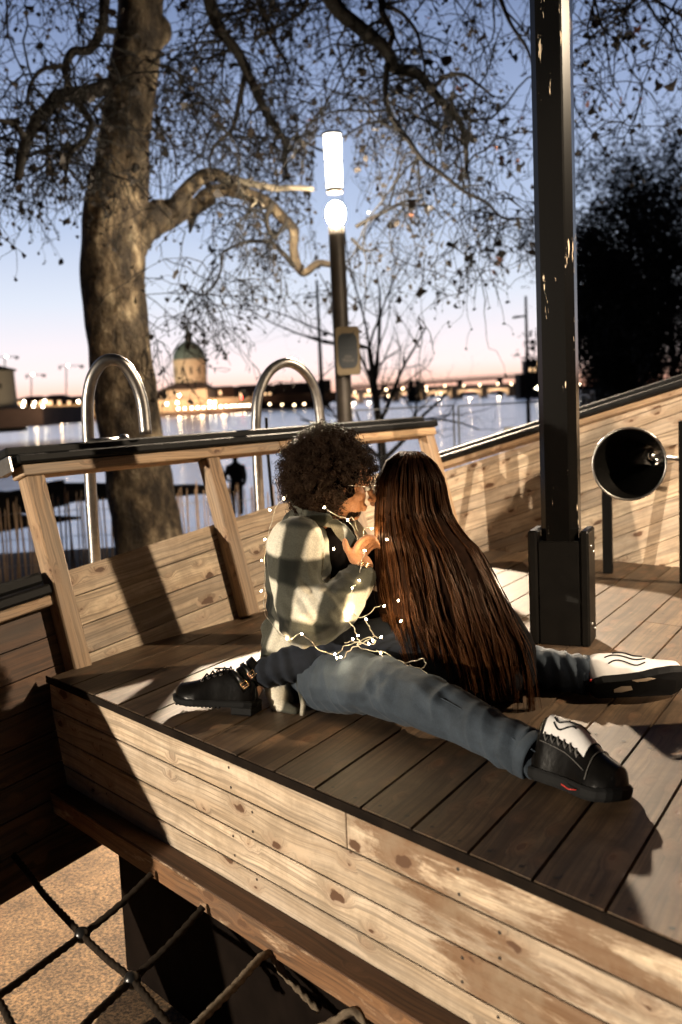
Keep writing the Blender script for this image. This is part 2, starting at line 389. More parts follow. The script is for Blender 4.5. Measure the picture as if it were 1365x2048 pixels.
def quadplank(mb, a, b_, c, d, nrmv, th):
    """plank from four corners (a-b lower edge, d-c upper edge) given thickness th along nrmv"""
    a, b_, c, d = map(V, (a, b_, c, d)); q = V(nrmv)*th
    vs = [a, b_, c, d, a+q, b_+q, c+q, d+q]; ou, ov = random.random()*40, random.random()*40
    Lh = np.linalg.norm(b_-a); u = nrm(b_-a)
    def U(p): w = p-a; return (np.dot(w, u)+ou, np.linalg.norm(w-u*np.dot(w, u))+ov)
    fs = [(0, 1, 2, 3), (7, 6, 5, 4), (0, 4, 5, 1), (1, 5, 6, 2), (2, 6, 7, 3), (3, 7, 4, 0)]
    ctr = sum(vs)/8; out = []; uvs = []
    for f in fs:
        P = [vs[i] for i in f]; n = np.cross(P[1]-P[0], P[2]-P[0])
        if np.dot(n, sum(P)/4-ctr) < 0: f = f[::-1]
        out.append(f); uvs.append([U(vs[i]) for i in f])
    mb.add(vs, out, uvs)
# left wall, tall part beside the deck
mb = MB(); G = .0022
seams = [.352, .246, .131, .022, -.085, -.19, -.30, -.41, -.52, -.60]
for k in range(len(seams)-1):
    hi, lo = seams[k]-G, seams[k+1]+G
    for (s0, s1) in ((-.06, 1.63), (1.634, 2.64)):
        quadplank(mb, LW(s0, lo+.1*s0), LW(s1, lo+.1*s1), LW(s1, hi+.1*s1), LW(s0, hi+.1*s0), eN, .026)
quadplank(mb, LW(-.05, -.6, .027), LW(2.63, -.34, .027), LW(2.63, .60, .027), LW(-.05, .335, .027), eN, .006)
mb.build('port_wall', M_['pine'], ship)
mb = MB(); seams = [.245, .135, .025, -.085, -.195, -.305, -.415, -.525, -.655]
for k in range(len(seams)-1):
    hi, lo = seams[k]-G, seams[k+1]+G
    for (s0, s1) in ((-2.9, -1.3), (-1.296, -.062)):
        quadplank(mb, LW(s0, lo+.1*s0), LW(s1, lo+.1*s1), LW(s1, hi+.1*s1), LW(s0, hi+.1*s0), eN, .026)
quadplank(mb, LW(-2.9, -.93, .027), LW(-.07, -.655, .027), LW(-.07, .23, .027), LW(-2.9, -.05, .027), eN, .006)
o = mb.build('port_wall', M_['dark_plank'], ship); o['label'] = 'dark brown lower wall beside the rope net'  # lower wall's shade put into a darker plank colour
# low rail with its black cap
def lseg(mb, s0, s1, h0, sl, w, th, o0, bev=.004):
    a, c = LW(s0, h0+sl*s0, o0), LW(s1, h0+sl*s1, o0); mb.seg(a, c, w, th, e2, bev)
mb = MB(); lseg(mb, -2.9, -.095, .262, .1, .07, .038, -.012); lr = mb.build('low_rail', M_['rail_wood'], ship)
mb = MB(); lseg(mb, -2.9, -.105, .303, .1, .10, .040, -.012, .008); lseg(mb, -2.9, -.115, .353, .1, .075, .044, .0, .012); mb.build('cap_strip', M_['rubber'], lr)
# posts
for k, s in enumerate((-.062, .845, 1.74, 2.545)):
    mb = MB(); lo = -.66 if k == 0 else 0.0
    mb.seg(LW(s, lo, -.036), LW(s, .722, -.036), .078, .070, eN, .005)
    mb.build('post', M_['rail_wood'], ship)
mb = MB(); lseg(mb, -.115, 1.28, .7435, 0, .085, .043, -.036); lseg(mb, 1.282, 2.60, .7435, 0, .085, .043, -.036)
hr = mb.build('handrail', M_['rail_wood'], ship)
mb = MB(); lseg(mb, -.135, 2.615, .784, 0, .125, .034, -.036, .007); mb.build('cap_strip', M_['rubber'], hr)
mb = MB(); lseg(mb, -.15, 2.56, .823, 0, .085, .038, -.010, .014); mb.build('cap_strip', M_['rubber'], hr)
mb = MB(); lseg(mb, -.15, -.09, .76, 0, .095, .012, .03, .003); mb.box(LW(-.16, .77, -.03), (e1, eN, e2), (.012, .10, .06), .002); mb.build('end_bracket', M_['steel'], hr)
# rail clamp with ball
mb = MB(); c0 = LW(.34, .848, .01); mb.tube([LW(.27, .848, .01), LW(.43, .848, .01)], .019, 12); mb.sphere(LW(.44, .85, .0), .024, 12)
mb.box(LW(.33, .838, .0), (e1, eN, e2), (.14, .075, .012), .003); mb.build('rail_clamp', M_['steel'], hr)
# right wall
RS = [(.596, .294), (.546, .311), (.455, .330), (.380, .318), (.286, .325), (.160, .35), (.035, .38), (-.09, .40), (-.22, .42), (-.36, .44), (-.52, .46), (-.70, .48), (-.90, .50), (-1.12, .52)]
mb = MB()
for k in range(len(RS)-1):
    for (s0, s1) in ((-.66, .52), (.524, 1.9), (1.904, 3.2)):
        f = lambda q, s: RS[q][0]+RS[q][1]*min(s, 2.2)
        quadplank(mb, RW(s0, f(k+1, s0)+G), RW(s1, f(k+1, s1)+G), RW(s1, f(k, s1)-G), RW(s0, f(k, s0)-G), rN, .026)
quadplank(mb, RW(-.65, -.62, .027), RW(2.2, .58, .027), RW(2.2, 1.23, .027), RW(-.65, .40, .027), rN, .006)
mb.build('starboard_wall', M_['pine'], ship)
def rseg(mb, s0, s1, h0, w, th, o0, bev):
    for a, c in ((s0, 1.3), (1.303, 2.2), (2.203, s1)):
        fa, fc = h0+.2766*min(a, 2.2), h0+.2766*min(c, 2.2); mb.seg(RW(a, fa, o0), RW(c, fc, o0), w, th, r2, bev)
mb = MB(); rseg(mb, -.68, 3.2, .655, .11, .032, -.02, .007); mb.build('cap_strip', M_['rubber'], ship)
mb = MB(); rseg(mb, -.68, 3.2, .695, .085, .036, -.005, .013); mb.build('cap_strip', M_['rubber'], ship)
mb = MB(); rseg(mb, -.67, 3.2, .620, .06, .030, -.012, .003); mb.build('wall_rail', M_['rail_wood'], ship)
# deck boards run 59.5 degrees off the picture's width
dd = V(math.cos(ang(59.5)), math.sin(ang(59.5)), 0); pitch_ = .1670
def isect(p, d, q, e):   # distance along d from p to the line q + t e
    A = np.array([[d[0], -e[0]], [d[1], -e[1]]]); return np.linalg.solve(A, (V(q)-V(p))[:2])[0]
base = V(-.079, 2.363, DZ); s_base = np.dot(base-FB, f1)
mb = MB(); OV = .012
for k in range(-9, 26):
    s0, s1 = s_base+k*pitch_+.0042, s_base+(k+1)*pitch_-.0042
    ends = []
    for s in (s0, s1):
        p = FP(s, DZ, OV)
        t1 = isect(p, dd, LB+oL*.0, e1); t2 = isect(p, dd, RB, r1); cands = [q for q in (t1, t2) if q > 0]
        ends.append((p, min(cands) if cands else -1))
    if s1 < -.17: continue
    (pa, ta), (pb, tb) = ends
    if ta <= .02 or tb <= .02:
        continue
    # long boards are butted once
    cut = random.uniform(1.6, 2.6) if min(ta, tb) > 2.9 else None
    spans = [(0, 1)] if cut is None else [(0, cut/min(ta, tb)), (cut/min(ta, tb)+.0012, 1)]
    for (u0, u1) in spans:
        dz = random.uniform(-.0012, .0012)*ZU
        quadplank(mb, pa+dd*ta*u0+dz, pa+dd*ta*u1+dz, pb+dd*tb*u1+dz, pb+dd*tb*u0+dz, V(0, 0, -1), .030)
mb.m = 1
for k in range(0, 22):
    for t_ in (.035, .82, 1.60, 2.3):
        for u_ in (.24, .76):
            p = FP(s_base+(k+u_)*pitch_, DZ, OV)+dd*(t_+random.uniform(-.008, .008)); w = LB-p
            if np.dot(p-LB, -oL) < .06 or np.dot(p-RB, -oR) < .06: continue
            c = p+V(0, 0, .0016); a_ = np.linspace(0, 2*math.pi, 8, endpoint=False); rr_ = random.uniform(.0045, .0068); mb.add([c+V(rr_*math.cos(q), rr_*math.sin(q), 0) for q in a_], [tuple(range(8))])
mb.build('deck', [M_['deck'], simple('screw_hole', (.012, .009, .007), .6)], ship)
mb = MB(); a_, b__ = FP(-.2, .60, -.06), FP(4.2, .60, -.06)
mb.add([a_, b__, b__+dd*5, LW(2.6, -.05), ], [(0, 1, 2, 3)]); mb.build('dark_gap_sheet', M_['dark_plank'], ship)  # flat dark sheet added so the gaps between boards look dark
mb = MB(); mb.box((FP(-.16, .6355, .0155)+FP(4.2, .6355, .0155))/2, (f1, ZU, -oF), (4.36, .0255, .005), .0015); mb.build('deck_edge_shade', simple('edge_shade_paint', (.009, .006, .004), .9, var=.5, scale=12, spec=.1), ship)  # thin near-black strip: the overhang's shade painted along the deck edge
# bulkhead under the deck edge
mb = MB(); zs = [.6155, .520, .418, .3215, .236]
for k in range(4):
    hi, lo = zs[k]-.0024, zs[k+1]+.0024
    for (s0, s1) in (((-.17, 1.47), (1.4735, 4.2)) if k == 0 else ((-.17, 2.9), (2.903, 4.2)) if k % 2 else ((-.17, 2.2), (2.203, 4.2))):
        mb.box((FP(s0, (hi+lo)/2, -.0125)+FP(s1, (hi+lo)/2, -.0125))/2, (f1, ZU, -oF), (s1-s0, hi-lo, .025), .0018)
mb.box((FP(-.15, .42, -.031)+FP(4.2, .42, -.031))/2, (f1, ZU, -oF), (4.3, .36, .006), 0); mb.m = 1
for k in range(4):
    for s_ in (.12, .98, 1.84, 2.70):
        for dz_ in (.028, -.028):
            c = FP(s_+random.uniform(-.006, .006)+(.10 if k % 2 else 0), (zs[k]+zs[k+1])/2+dz_, .0012); a_ = np.linspace(0, 2*math.pi, 8, endpoint=False); mb.add([c+f1*.0042*math.cos(q)+ZU*.0042*math.sin(q) for q in a_], [tuple(range(8))])
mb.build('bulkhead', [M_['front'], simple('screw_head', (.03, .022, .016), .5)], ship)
mb = MB(); mb.box((FP(-.15, .2135, .036)+FP(4.2, .2135, .036))/2, (f1, ZU, -oF), (4.35, .075, .076), .005); mb.build('ledge_beam', M_['beam'], ship)
mb = MB(); mb.box((FP(-.15, .254, .038)+FP(4.2, .254, .038))/2, (f1, -oF, ZU), (4.34, .072, .004), .0015); mb.build('dark_ledge_top', M_['dark_plank'], ship)  # thin dark sheet: grime and grazing shade put into the beam top's colour
mb = MB(); mb.box((FP(.05, -.14, -.125)+FP(4.2, -.14, -.125))/2, (f1, ZU, -oF), (4.15, .615, .03), .003); mb.build('foundation_panel', simple('black_stained_panel', (.006, .004, .003), .95, var=.4, spec=.05), ship)

# added plank panel out of view, keeps the right lamp off the front deck
mb = MB()
for k in range(10): mb.box(V(1.72, 1.85, DZ+.08+k*.148), ((.16, 1, 0), (1, -.16, 0), (0, 0, 1)), (1.80, .028, .143), .003)
o = mb.build('light_block_panel', M_['dark_plank'], ship)
# ---------------------------------------------------------------- mast pole with its casing
mast = thing('mast_pole', (.82, 3.68, DZ), 'tall black painted pole with flaking paint standing in a boxed foot on the deck', 'pole')
ax = V(math.cos(ang(-23)), math.sin(ang(-23)), 0); ay = V(-ax[1], ax[0], 0)
pc = V(.815, 3.665, DZ)
mb = MB()
pr = .0665
prof = [(-.0665, -.035), (-.045, -.058), (.040, -.058), (.046, -.052), (.0665, -.016), (.0665, .045), (.04, .065), (-.045, .065), (-.0665, .045)]
zsn = [DZ+.30, 1.2, 1.5, 1.8, 2.1, 2.5, 3.0, 4.2, 6.2]; vs = []
for z in zsn:
    for (x, y) in prof: vs.append(V(pc)+ax*x+ay*y+ZU*(z-DZ))
n_ = len(prof); fs = [(i*n_+j, i*n_+(j+1) % n_, (i+1)*n_+(j+1) % n_, (i+1)*n_+j) for i in range(len(zsn)-1) for j in range(n_)]
mb.add(vs, fs, [[(j/n_, vs[q][2]) for q in f] for f in fs for j in (0,)])
m, t, b = newmat('flaking_black_paint')
tc_ = N_(t, 'ShaderNodeTexCoord'); mp = N_(t, 'ShaderNodeMapping', {'Vector': tc_.outputs['Object'], 'Scale': (30, 30, 4.5)})
n1 = N_(t, 'ShaderNodeTexNoise', {'Vector': mp.outputs[0], 'Scale': 1., 'Detail': 6., 'Roughness': .65})
n3 = N_(t, 'ShaderNodeTexNoise', {'Vector': tc_.outputs['Object'], 'Scale': 1.7, 'Detail': 2.})
fl = ramp(t, math_(t, 'ADD', n1.outputs[0], math_(t, 'MULTIPLY', n3.outputs[0], .35)), [(.82, g(0)), (.835, g(1))])
t.links.new(mixc(t, fl, (.002, .0018, .0015), (.55, .43, .30)), b.inputs['Base Color'])
t.links.new(math_(t, 'MULTIPLY_ADD', fl, .4, .21), b.inputs['Roughness']); b.inputs['Specular IOR Level'].default_value = .30; bump(t, b, math_(t, 'MULTIPLY', fl, -1.), .5, .002)
M_['flake'] = m
mb.build('pole', m, mast)
mb = MB(); H = .43
mb.box(V(pc)+ZU*(H/2-.02)+ay*0.0, (ax, ay, ZU), (.15, .135, H-.04), .004)
mb.build('casing', M_['mast'], mast)
for sg in (-1, 1):
    mb = MB(); mb.box(V(pc)+ax*sg*.094+ZU*H/2, (ax, ay, ZU), (.034, .15, H), .010); sb = mb.build('casing_board', M_['mast'], mast)
    for (yy, z) in ((-.03, .37), (.03, .34), (-.03, .08), (.03, .05)):
        mb = MB(); mb.sphere(V(pc)+ax*sg*.112+ay*yy+ZU*z, .0055, 8); mb.build('bolt', M_['bolt'], sb)

# ---------------------------------------------------------------- speaking funnel
fun = thing('speaking_funnel', (1.33, 4.92, DZ), 'round steel speaking funnel on black posts beside the plank wall', 'funnel')
fc = V(at(1259, 928, 4.72)); axf = nrm(V(-.10, -1.0, .02)); apex = V(at(1306, 912, 5.02)); R0 = .168
xx = nrm(np.cross(axf, ZU)); yy_ = np.cross(xx, axf)
mb = MB(); rings = []
prf = [(0, 1.0), (.25, .80), (.5, .58), (.75, .36), (.92, .22), (1, .13)]; vs = []; n_ = 40
for side in (0, 1):
    for (q, rr) in prf:
        c_ = fc*(1-q)+apex*q
        for j in range(n_):
            a_ = 2*math.pi*j/n_; vs.append(c_+(xx*math.cos(a_)+yy_*math.sin(a_))*(R0*rr+.004*side))
fs = []
m_ = len(prf)
for side in (0, 1):
    for i in range(m_-1):
        for j in range(n_):
            k = (j+1) % n_; o_ = side*m_*n_; f = (o_+i*n_+j, o_+i*n_+k, o_+(i+1)*n_+k, o_+(i+1)*n_+j); fs.append(f if side == 0 else f[::-1])
mb.add(vs, fs, None, smooth=True); mb.lathe(apex, nrm(apex-fc), [(.0, .0), (R0*.13, 0)], 20)
M_['funnel'] = simple('dark_steel_funnel', (.035, .033, .03), .22, .9, var=.25, scale=14)
cone = mb.build('funnel', M_['funnel'], fun)
mb = MB(); mb.tube([fc+(xx*math.cos(a)+yy_*math.sin(a))*(R0+.003) for a in np.linspace(0, 2*math.pi, 49)], .0055, 8, cap=False); mb.build('rim', M_['steel'], cone)
mb = MB(); mb.tube([apex, V(at(1362, 918, 4.78)), V(at(1450, 920, 4.6))], .012, 10); mb.build('pipe', M_['steel'], fun)
for (bx, bp, z1) in ((onz(1220, 1148), (.048, .055), None), (onz(1375, 1168), (.05, .055), None)):
    top = 1.30 if bx[0] < 1.5 else 1.42
    mb = MB(); c_ = V(bx)+V(0, .03, 0); mb.box(c_+ZU*(top-DZ)/2, (V(math.cos(ang(-20)), math.sin(ang(-20)), 0), V(-math.sin(ang(-20)), math.cos(ang(-20)), 0), ZU), (bp[0], bp[1], top-DZ), .004)
    mb.build('post', M_['mast'], fun)

# ---------------------------------------------------------------- grab hoops behind the rail
def hoop(pts, r, lab):
    P = np.array([at(*p) for p in pts]); h = thing('metal_hoop', P[0], lab, 'metal hoop', 'arched steel grab hoops behind the handrail')
    mb = MB(); mb.tube(spline(P, 8), r, 14); mb.build('bent_tube', M_['steel'], h); 
    mb = MB(); mb.lathe(P[0], (0, 0, 1), [(0, 0), (r*1.8, 0), (r*1.8, .012), (r, .014)], 16); mb.build('foot_plate', M_['steel'], h)
hoop([(197, 1260, 4.10), (190, 1110, 4.10), (183, 1000, 4.10), (177, 870, 4.10), (176, 800, 4.10), (187, 750, 4.10), (213, 721, 4.11), (246, 727, 4.13), (272, 765, 4.15), (286, 810, 4.16), (292, 868, 4.15)], .0245, 'steel hoop in front of the tree trunk, left of the two')
hoop([(528, 1150, 5.1), (520, 1010, 5.1), (514, 900, 5.1), (513, 835, 5.1), (519, 785, 5.12), (541, 742, 5.16), (574, 725, 5.2), (606, 740, 5.24), (630, 778, 5.28), (641, 838, 5.3), (648, 930, 5.3)], .0255, 'steel hoop between the dome and the lamp post, right of the two')
mb = MB(); mb.tube([at(556, 1120, 5.6), at(536, 905, 5.6), at(533, 835, 5.6)], .009, 8); o = mb.build('thin_rod', M_['mast'], loc=at(556, 1120, 5.6)); tag(o, 'thin dark rod behind the rail beside the right steel hoop', 'rod')

# ---------------------------------------------------------------- climbing net over the well
net = thing('climbing_net', onz(165, 1870, .10), 'black-knotted rope climbing net stretched over the well', 'rope net')
ZN = .10
def rope(pts, r=.0098, mat=None, par=None, nm='rope'):
    P = spline(pts, 10); Lr = np.linalg.norm(np.diff(P, axis=0), axis=1).sum(); n = max(16, int(Lr/.006)); 
    T = np.linspace(0, 1, n); d = np.r_[0, np.cumsum(np.linalg.norm(np.diff(P, axis=0), axis=1))]; d /= d[-1]
    Q = np.array([np.interp(T, d, P[:, i]) for i in range(3)]).T
    # three-strand lay: tube with a lobed section that twists
    Tn = np.gradient(Q, axis=0); Tn /= np.linalg.norm(Tn, axis=1)[:, None]; mb = MB(); m = 12; vs = []
    x = nrm(np.cross(Tn[0], V(.1, .2, 1)))
    for i in range(n):
        x = nrm(x-Tn[i]*np.dot(x, Tn[i])); y = np.cross(Tn[i], x)
        for j in range(m):
            a = 2*math.pi*j/m; rr = r*(1+.16*math.cos(3*(a)-i*.006/.030*2*math.pi*1.0)); vs.append(Q[i]+rr*(math.cos(a)*x+math.sin(a)*y))
    fs = [(i*m+j, i*m+(j+1) % m, (i+1)*m+(j+1) % m, (i+1)*m+j) for i in range(n-1) for j in range(m)]
    mb.add(vs, fs, None, smooth=True); return mb.build(nm, mat or M_['rope'], par)
nz = lambda x, y, z=ZN: onz(x, y, z)
A1, A2 = nz(165, 1870), nz(265, 1960)
rope([nz(-90, 1570), nz(40, 1725), nz(90, 1790), A1, nz(215, 1918), A2, nz(330, 2040), nz(420, 2150)], mat=M_['rope_shaded'], par=net)
rope([nz(-200, 2120), nz(0, 1990), nz(90, 1925), A1, (A1+FP(.66, .205, .088))/2-V(0, 0, .008), FP(.66, .205, .088)], mat=M_['rope_shaded'], par=net)
rope([nz(60, 2180), nz(160, 2060), A2, (A2+FP(.94, .205, .088))/2-V(0, 0, .008), FP(.94, .205, .088)], mat=M_['rope_shaded'], par=net)
K1, K2 = FP(1.235, .190, .086), FP(1.575, .190, .086)
X1, X2 = nz(395, 2048, .14), nz(635, 2060, .15)
rope([X1*3-K1*2, X1*2-K1, X1, (X1+K1)/2, K1, FP(1.27, .14, .06), FP(1.33, .04, .0)], .0102, par=net)
rope([X2*5-K2*4, X2*2-K2, X2, (X2+K2)/2, K2, FP(1.61, .14, .06), FP(1.67, .04, .0)], .0102, par=net)
rope([nz(-60, 1930), nz(0, 2005), nz(30, 2060), nz(120, 2200)], mat=M_['rope_shaded'], par=net)
for p in (A1, A2, nz(30, 2200), nz(-160, 2090), nz(-60, 1600)):
    mb = MB(); mb.sphere(p, .0235, 18); mb.build('knot_ball', M_['ball'], net)

# ---------------------------------------------------------------- leaves on the deck
for i, (x, y, s_, lab) in enumerate([(1358, 1508, .035, 'curled brown dead leaf at the right edge of the deck'), (1262, 1226, .018, 'small dark leaf scrap on the deck boards right of the boxed pole'),
                         (222, 1335, .012, 'tiny pale dead leaf on the deck left of the black boot'), (470, 1290, .018, 'small leaf scrap in the deck gap above the black boot')]):
    mb = MB(); c_ = onz(x, y, DZ+.004); vs = []; K = 9
    for j in range(K):
        a = 2*math.pi*j/K; r_ = s_*(.6+.4*math.cos(2*a))*random.uniform(.7, 1.1); vs.append(c_+V(r_*math.cos(a+.6), r_*math.sin(a+.6)*.7, .35*abs(r_)*abs(math.sin(a))))
    vs.append(c_+V(0, 0, .002)); mb.add(vs, [(j, (j+1) % K, K) for j in range(K)]); o = mb.build('dead_leaf', simple('dead_leaf', (.16, .08, .035), .7, var=.4, scale=60), loc=c_)
    tag(o, lab, 'leaf', 'dead leaves on the deck')
# ================================================================ STREET LAMPS
M_['lamp_glow'] = emis('lit_lamp_glass', (1.0, .93, .80), 9.0)
M_['lamp_metal'] = simple('grey_lamp_metal', (.07, .06, .05), .5, .3, var=.25, scale=6)
def street_lamp(P, E, lab, sizer=.06, tint=(1.0, .86, .66), aim=None, cone=60., blend=.4, off=0.):
    base = V(P[0], P[1], GZ)
    L_ = thing('street_lamp', base, lab, 'street lamp', 'street lamps around the playground')
    mb = MB(); h = P[2]-GZ
    mb.lathe(base, ZU, [(.0, 0), (.13, 0), (.13, .03), (.085, .05), (.083, .4), (.08, h-.22), (.078, h-.12), (.0, h-.12)], 20); mb.build('pole', M_['lamp_metal'], L_)
    mb = MB(); mb.lathe(V(P), ZU, [(.0, .20), (.075, .20), (.088, .22), (.078, .25), (0, .25)], 20); mb.build('collar', M_['lamp_metal'], L_)
    mb = MB(); mb.lathe(V(P), ZU, [(0, .255), (.080, .255), (.084, .5), (.090, .76), (0, .76)], 24); mb.build('glass', M_['lamp_glow'], L_)
    for z_ in (.285, .50, .735): mb = MB(); mb.lathe(V(P), ZU, [(.0845, z_), (.0925, z_), (.0925, z_+.012), (.0845, z_+.012)], 24); mb.build('glass_ring', M_['lamp_metal'], L_)
    mb = MB(); mb.lathe(V(P), ZU, [(0, .762), (.102, .762), (.095, .785), (0, .80)], 24); mb.build('top_cap', M_['lamp_metal'], L_)
    if sizer > .0:
        l = bpy.data.lights.new('lamp_bulb', 'SPOT' if aim is not None else 'POINT'); l.energy = E; l.color = tint; l.shadow_soft_size = sizer
        o = bpy.data.objects.new('lamp_bulb', l); COL.objects.link(o); o.parent = L_; o.location = Vector(P+(nrm(V(aim)-V(P))*off if aim is not None else 0))-L_.location
        if aim is not None: l.spot_size = math.radians(cone); l.spot_blend = blend; o.rotation_euler = Vector(V(aim)-V(P)).to_track_quat('-Z', 'Y').to_euler()
    return L_
L4_ = street_lamp(LAMP4, 0, 'street lamp behind the photographer, outside the picture', sizer=0)
l = bpy.data.lights.new('shielded_bulb', 'SPOT'); l.energy = E4; l.color = (1.0, .80, .60); l.spot_size = math.radians(20); l.spot_blend = .35; l.shadow_soft_size = .05
o = bpy.data.objects.new('shielded_bulb', l); COL.objects.link(o); o.parent = L4_; o.location = Vector(LAMP4-V(L4_.location)); o.rotation_euler = Vector(V(1.35, 5.7, 1.0)-LAMP4).to_track_quat('-Z', 'Y').to_euler()
lamp_a = street_lamp(LAMP1, E1, 'lit street lamp with tall glowing glass above the couple, between tree and dome', tint=(1.0, .80, .58), aim=(.35, 3.2, .6), cone=64, blend=.3, off=.16)
mb = MB(); mb.sphere(LAMP1, (.098, .098, .125), 16); mb.build('globe', emis('burning_lamp_globe', (1.0, .84, .62), 1000.), lamp_a)
street_lamp(LAMP2, E2, 'street lamp to the right of the ship, outside the picture', sizer=.03, tint=(1.0, .80, .57), aim=(-.7, 5.0, 1.2), cone=92, blend=.5)
street_lamp(LAMP3, E3, 'street lamp to the left of the ship, outside the picture', sizer=.05, tint=(1.0, .86, .68), aim=(.4, 2.7, .6), cone=44, blend=.25)
# ================================================================ TREES
M_['bark'] = None
m, t, b = newmat('plane_tree_bark')
tc_ = N_(t, 'ShaderNodeTexCoord'); mp = N_(t, 'ShaderNodeMapping', {'Vector': tc_.outputs['Object'], 'Scale': (1.0, 1.0, .55)})
w_ = N_(t, 'ShaderNodeTexNoise', {'Vector': mp.outputs[0], 'Scale': 6., 'Detail': 6., 'Roughness': .65})
v_ = N_(t, 'ShaderNodeTexNoise', {'Vector': mp.outputs[0], 'Scale': 2.6, 'Detail': 5., 'Roughness': .55, 'Distortion': .8})
f_ = N_(t, 'ShaderNodeTexNoise', {'Vector': mp.outputs[0], 'Scale': 45., 'Detail': 5.})
c_ = ramp(t, w_.outputs[0], [(.36, (.022, .015, .009)), (.46, (.11, .078, .048)), (.56, (.30, .225, .14)), (.68, (.60, .49, .33))])
c_ = mixc(t, ramp(t, v_.outputs[0], [(.42, g(.75)), (.6, g(0))]), c_, (.035, .027, .02))
c_ = mixc(t, .6, c_, ramp(t, f_.outputs[0], [(.35, g(.55)), (.65, g(1.1))]), 'MULTIPLY')
t.links.new(c_, b.inputs['Base Color']); b.inputs['Roughness'].default_value = .85; bump(t, b, math_(t, 'ADD', w_.outputs[0], math_(t, 'MULTIPLY', f_.outputs[0], .4)), 1., .05)
M_['bark'] = m
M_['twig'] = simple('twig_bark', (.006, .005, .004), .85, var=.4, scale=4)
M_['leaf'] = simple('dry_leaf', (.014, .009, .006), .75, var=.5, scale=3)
M_['pale_bark'] = simple('pale_limb_bark', (.42, .36, .27), .8, var=.45, scale=9, bmp=.5, bscale=30)  # paler bark for the limbs nearest the lamp

TK = 1.4   # the tree stands just beyond the lamp
def att(x, y, Y): return at(x, y, Y*TK)
def rad(wpx, Y): return wpx/FPX*Y*TK
def noisy_tube(mb, P, R, n=20, amp=.12, fr=2.2, steps=6, seed=0):
    Q = spline(np.column_stack([P, R]), steps); P, R = Q[:, :3], np.maximum(Q[:, 3], .002)
    T = np.gradient(P, axis=0); T /= np.linalg.norm(T, axis=1)[:, None]; x = nrm(np.cross(T[0], V(.3, 1, .1))); vs = []
    rg = np.random.default_rng(seed); ph = rg.random((6, 3))*6.28; k = [1, 2, 3, 4, 5, 7]; L_ = np.r_[0, np.cumsum(np.linalg.norm(np.diff(P, axis=0), axis=1))]
    a = np.linspace(0, 2*math.pi, n, endpoint=False)
    for i in range(len(P)):
        x = nrm(x-T[i]*np.dot(x, T[i])); y = np.cross(T[i], x); w = 0
        for q in range(6): w = w + np.sin(k[q]*a+ph[q, 0]+L_[i]*fr*(.6+.5*q)*(1 if q % 2 else -1))*np.sin(L_[i]*fr*(1+q)*.8+ph[q, 1])/(1+.5*q)
        rr = R[i]*(1+amp*w*.5); vs.append(P[i]+(np.cos(a)*rr)[:, None]*x+(np.sin(a)*rr)[:, None]*y)
    vs = np.concatenate(vs); m = len(P); fs = [(i*n+j, i*n+(j+1) % n, (i+1)*n+(j+1) % n, (i+1)*n+j) for i in range(m-1) for j in range(n)]
    fs.append(tuple((m-1)*n+j for j in range(n))); fs.append(tuple(range(n))[::-1]); mb.add(vs, fs, None, smooth=True)

tree = thing('plane_tree', V(att(310, 1150, 8.0))*V(1, 1, 0)+V(0, 0, GZ), 'big old plane tree with mottled bark rising behind the handrail at left', 'tree')
tp = [(345, 1330, 96), (318, 1180, 86), (300, 1080, 72), (288, 990, 67), (272, 900, 63), (252, 800, 61), (240, 700, 61), (231, 600, 61), (227, 500, 62), (232, 420, 62), (243, 330, 52), (256, 230, 48), (272, 130, 47), (279, 50, 45), (282, -60, 44), (290, -220, 42), (300, -420, 36), (310, -640, 28)]
mb = MB(); noisy_tube(mb, np.array([att(x, y, 8.0) for x, y, w in tp]), np.array([rad(w, 8.0) for x, y, w in tp]), 40, .10, 2.0, 8, 3)
# knobs on the trunk
for (x, y, r_) in ((325, 62, 22), (186, 358, 15), (180, 460, 12)): mb.sphere(att(x, y, 7.98), (rad(r_, 8)*.9, rad(r_, 8)*.9, rad(r_, 8)*1.25), 14)
trunk = mb.build('trunk', M_['bark'], tree)
dm = trunk.modifiers.new('merge', 'REMESH'); dm.mode = 'VOXEL'; dm.voxel_size = .035; dm.use_smooth_shade = True
sm_ = trunk.modifiers.new('soft', 'SMOOTH'); sm_.iterations = 3
LIMBS = []   # (points, radii)
M_['shaded_limb'] = simple('shaded_limb_bark', (.014, .011, .008), .9, var=.5, scale=14, bmp=.6, bscale=25)  # darker bark copy: silhouette of the unlit limbs put into colour
def limb(pts, Y0, Y1, w0, w1, mat='shaded_limb', keep=True, n=12, amp=.16):
    m = len(pts); Ys = np.linspace(Y0, Y1, m); ws = np.linspace(w0, w1, m)
    P = np.array([att(x, y, Y) for (x, y), Y in zip(pts, Ys)]); R = np.array([rad(w, Y) for w, Y in zip(ws, Ys)])
    mb = MB(); noisy_tube(mb, P, R, n, amp, 5., 6, int(abs(pts[0][0])+7*len(pts)))
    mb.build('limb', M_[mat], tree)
    if keep: LIMBS.append((spline(P, 8), R[0], R[-1]))
Z1 = lambda *q: [(x/1.95, y/1.95) for x, y in q]
Z2 = lambda *q: [(665+x/1.95, y/1.95) for x, y in q]
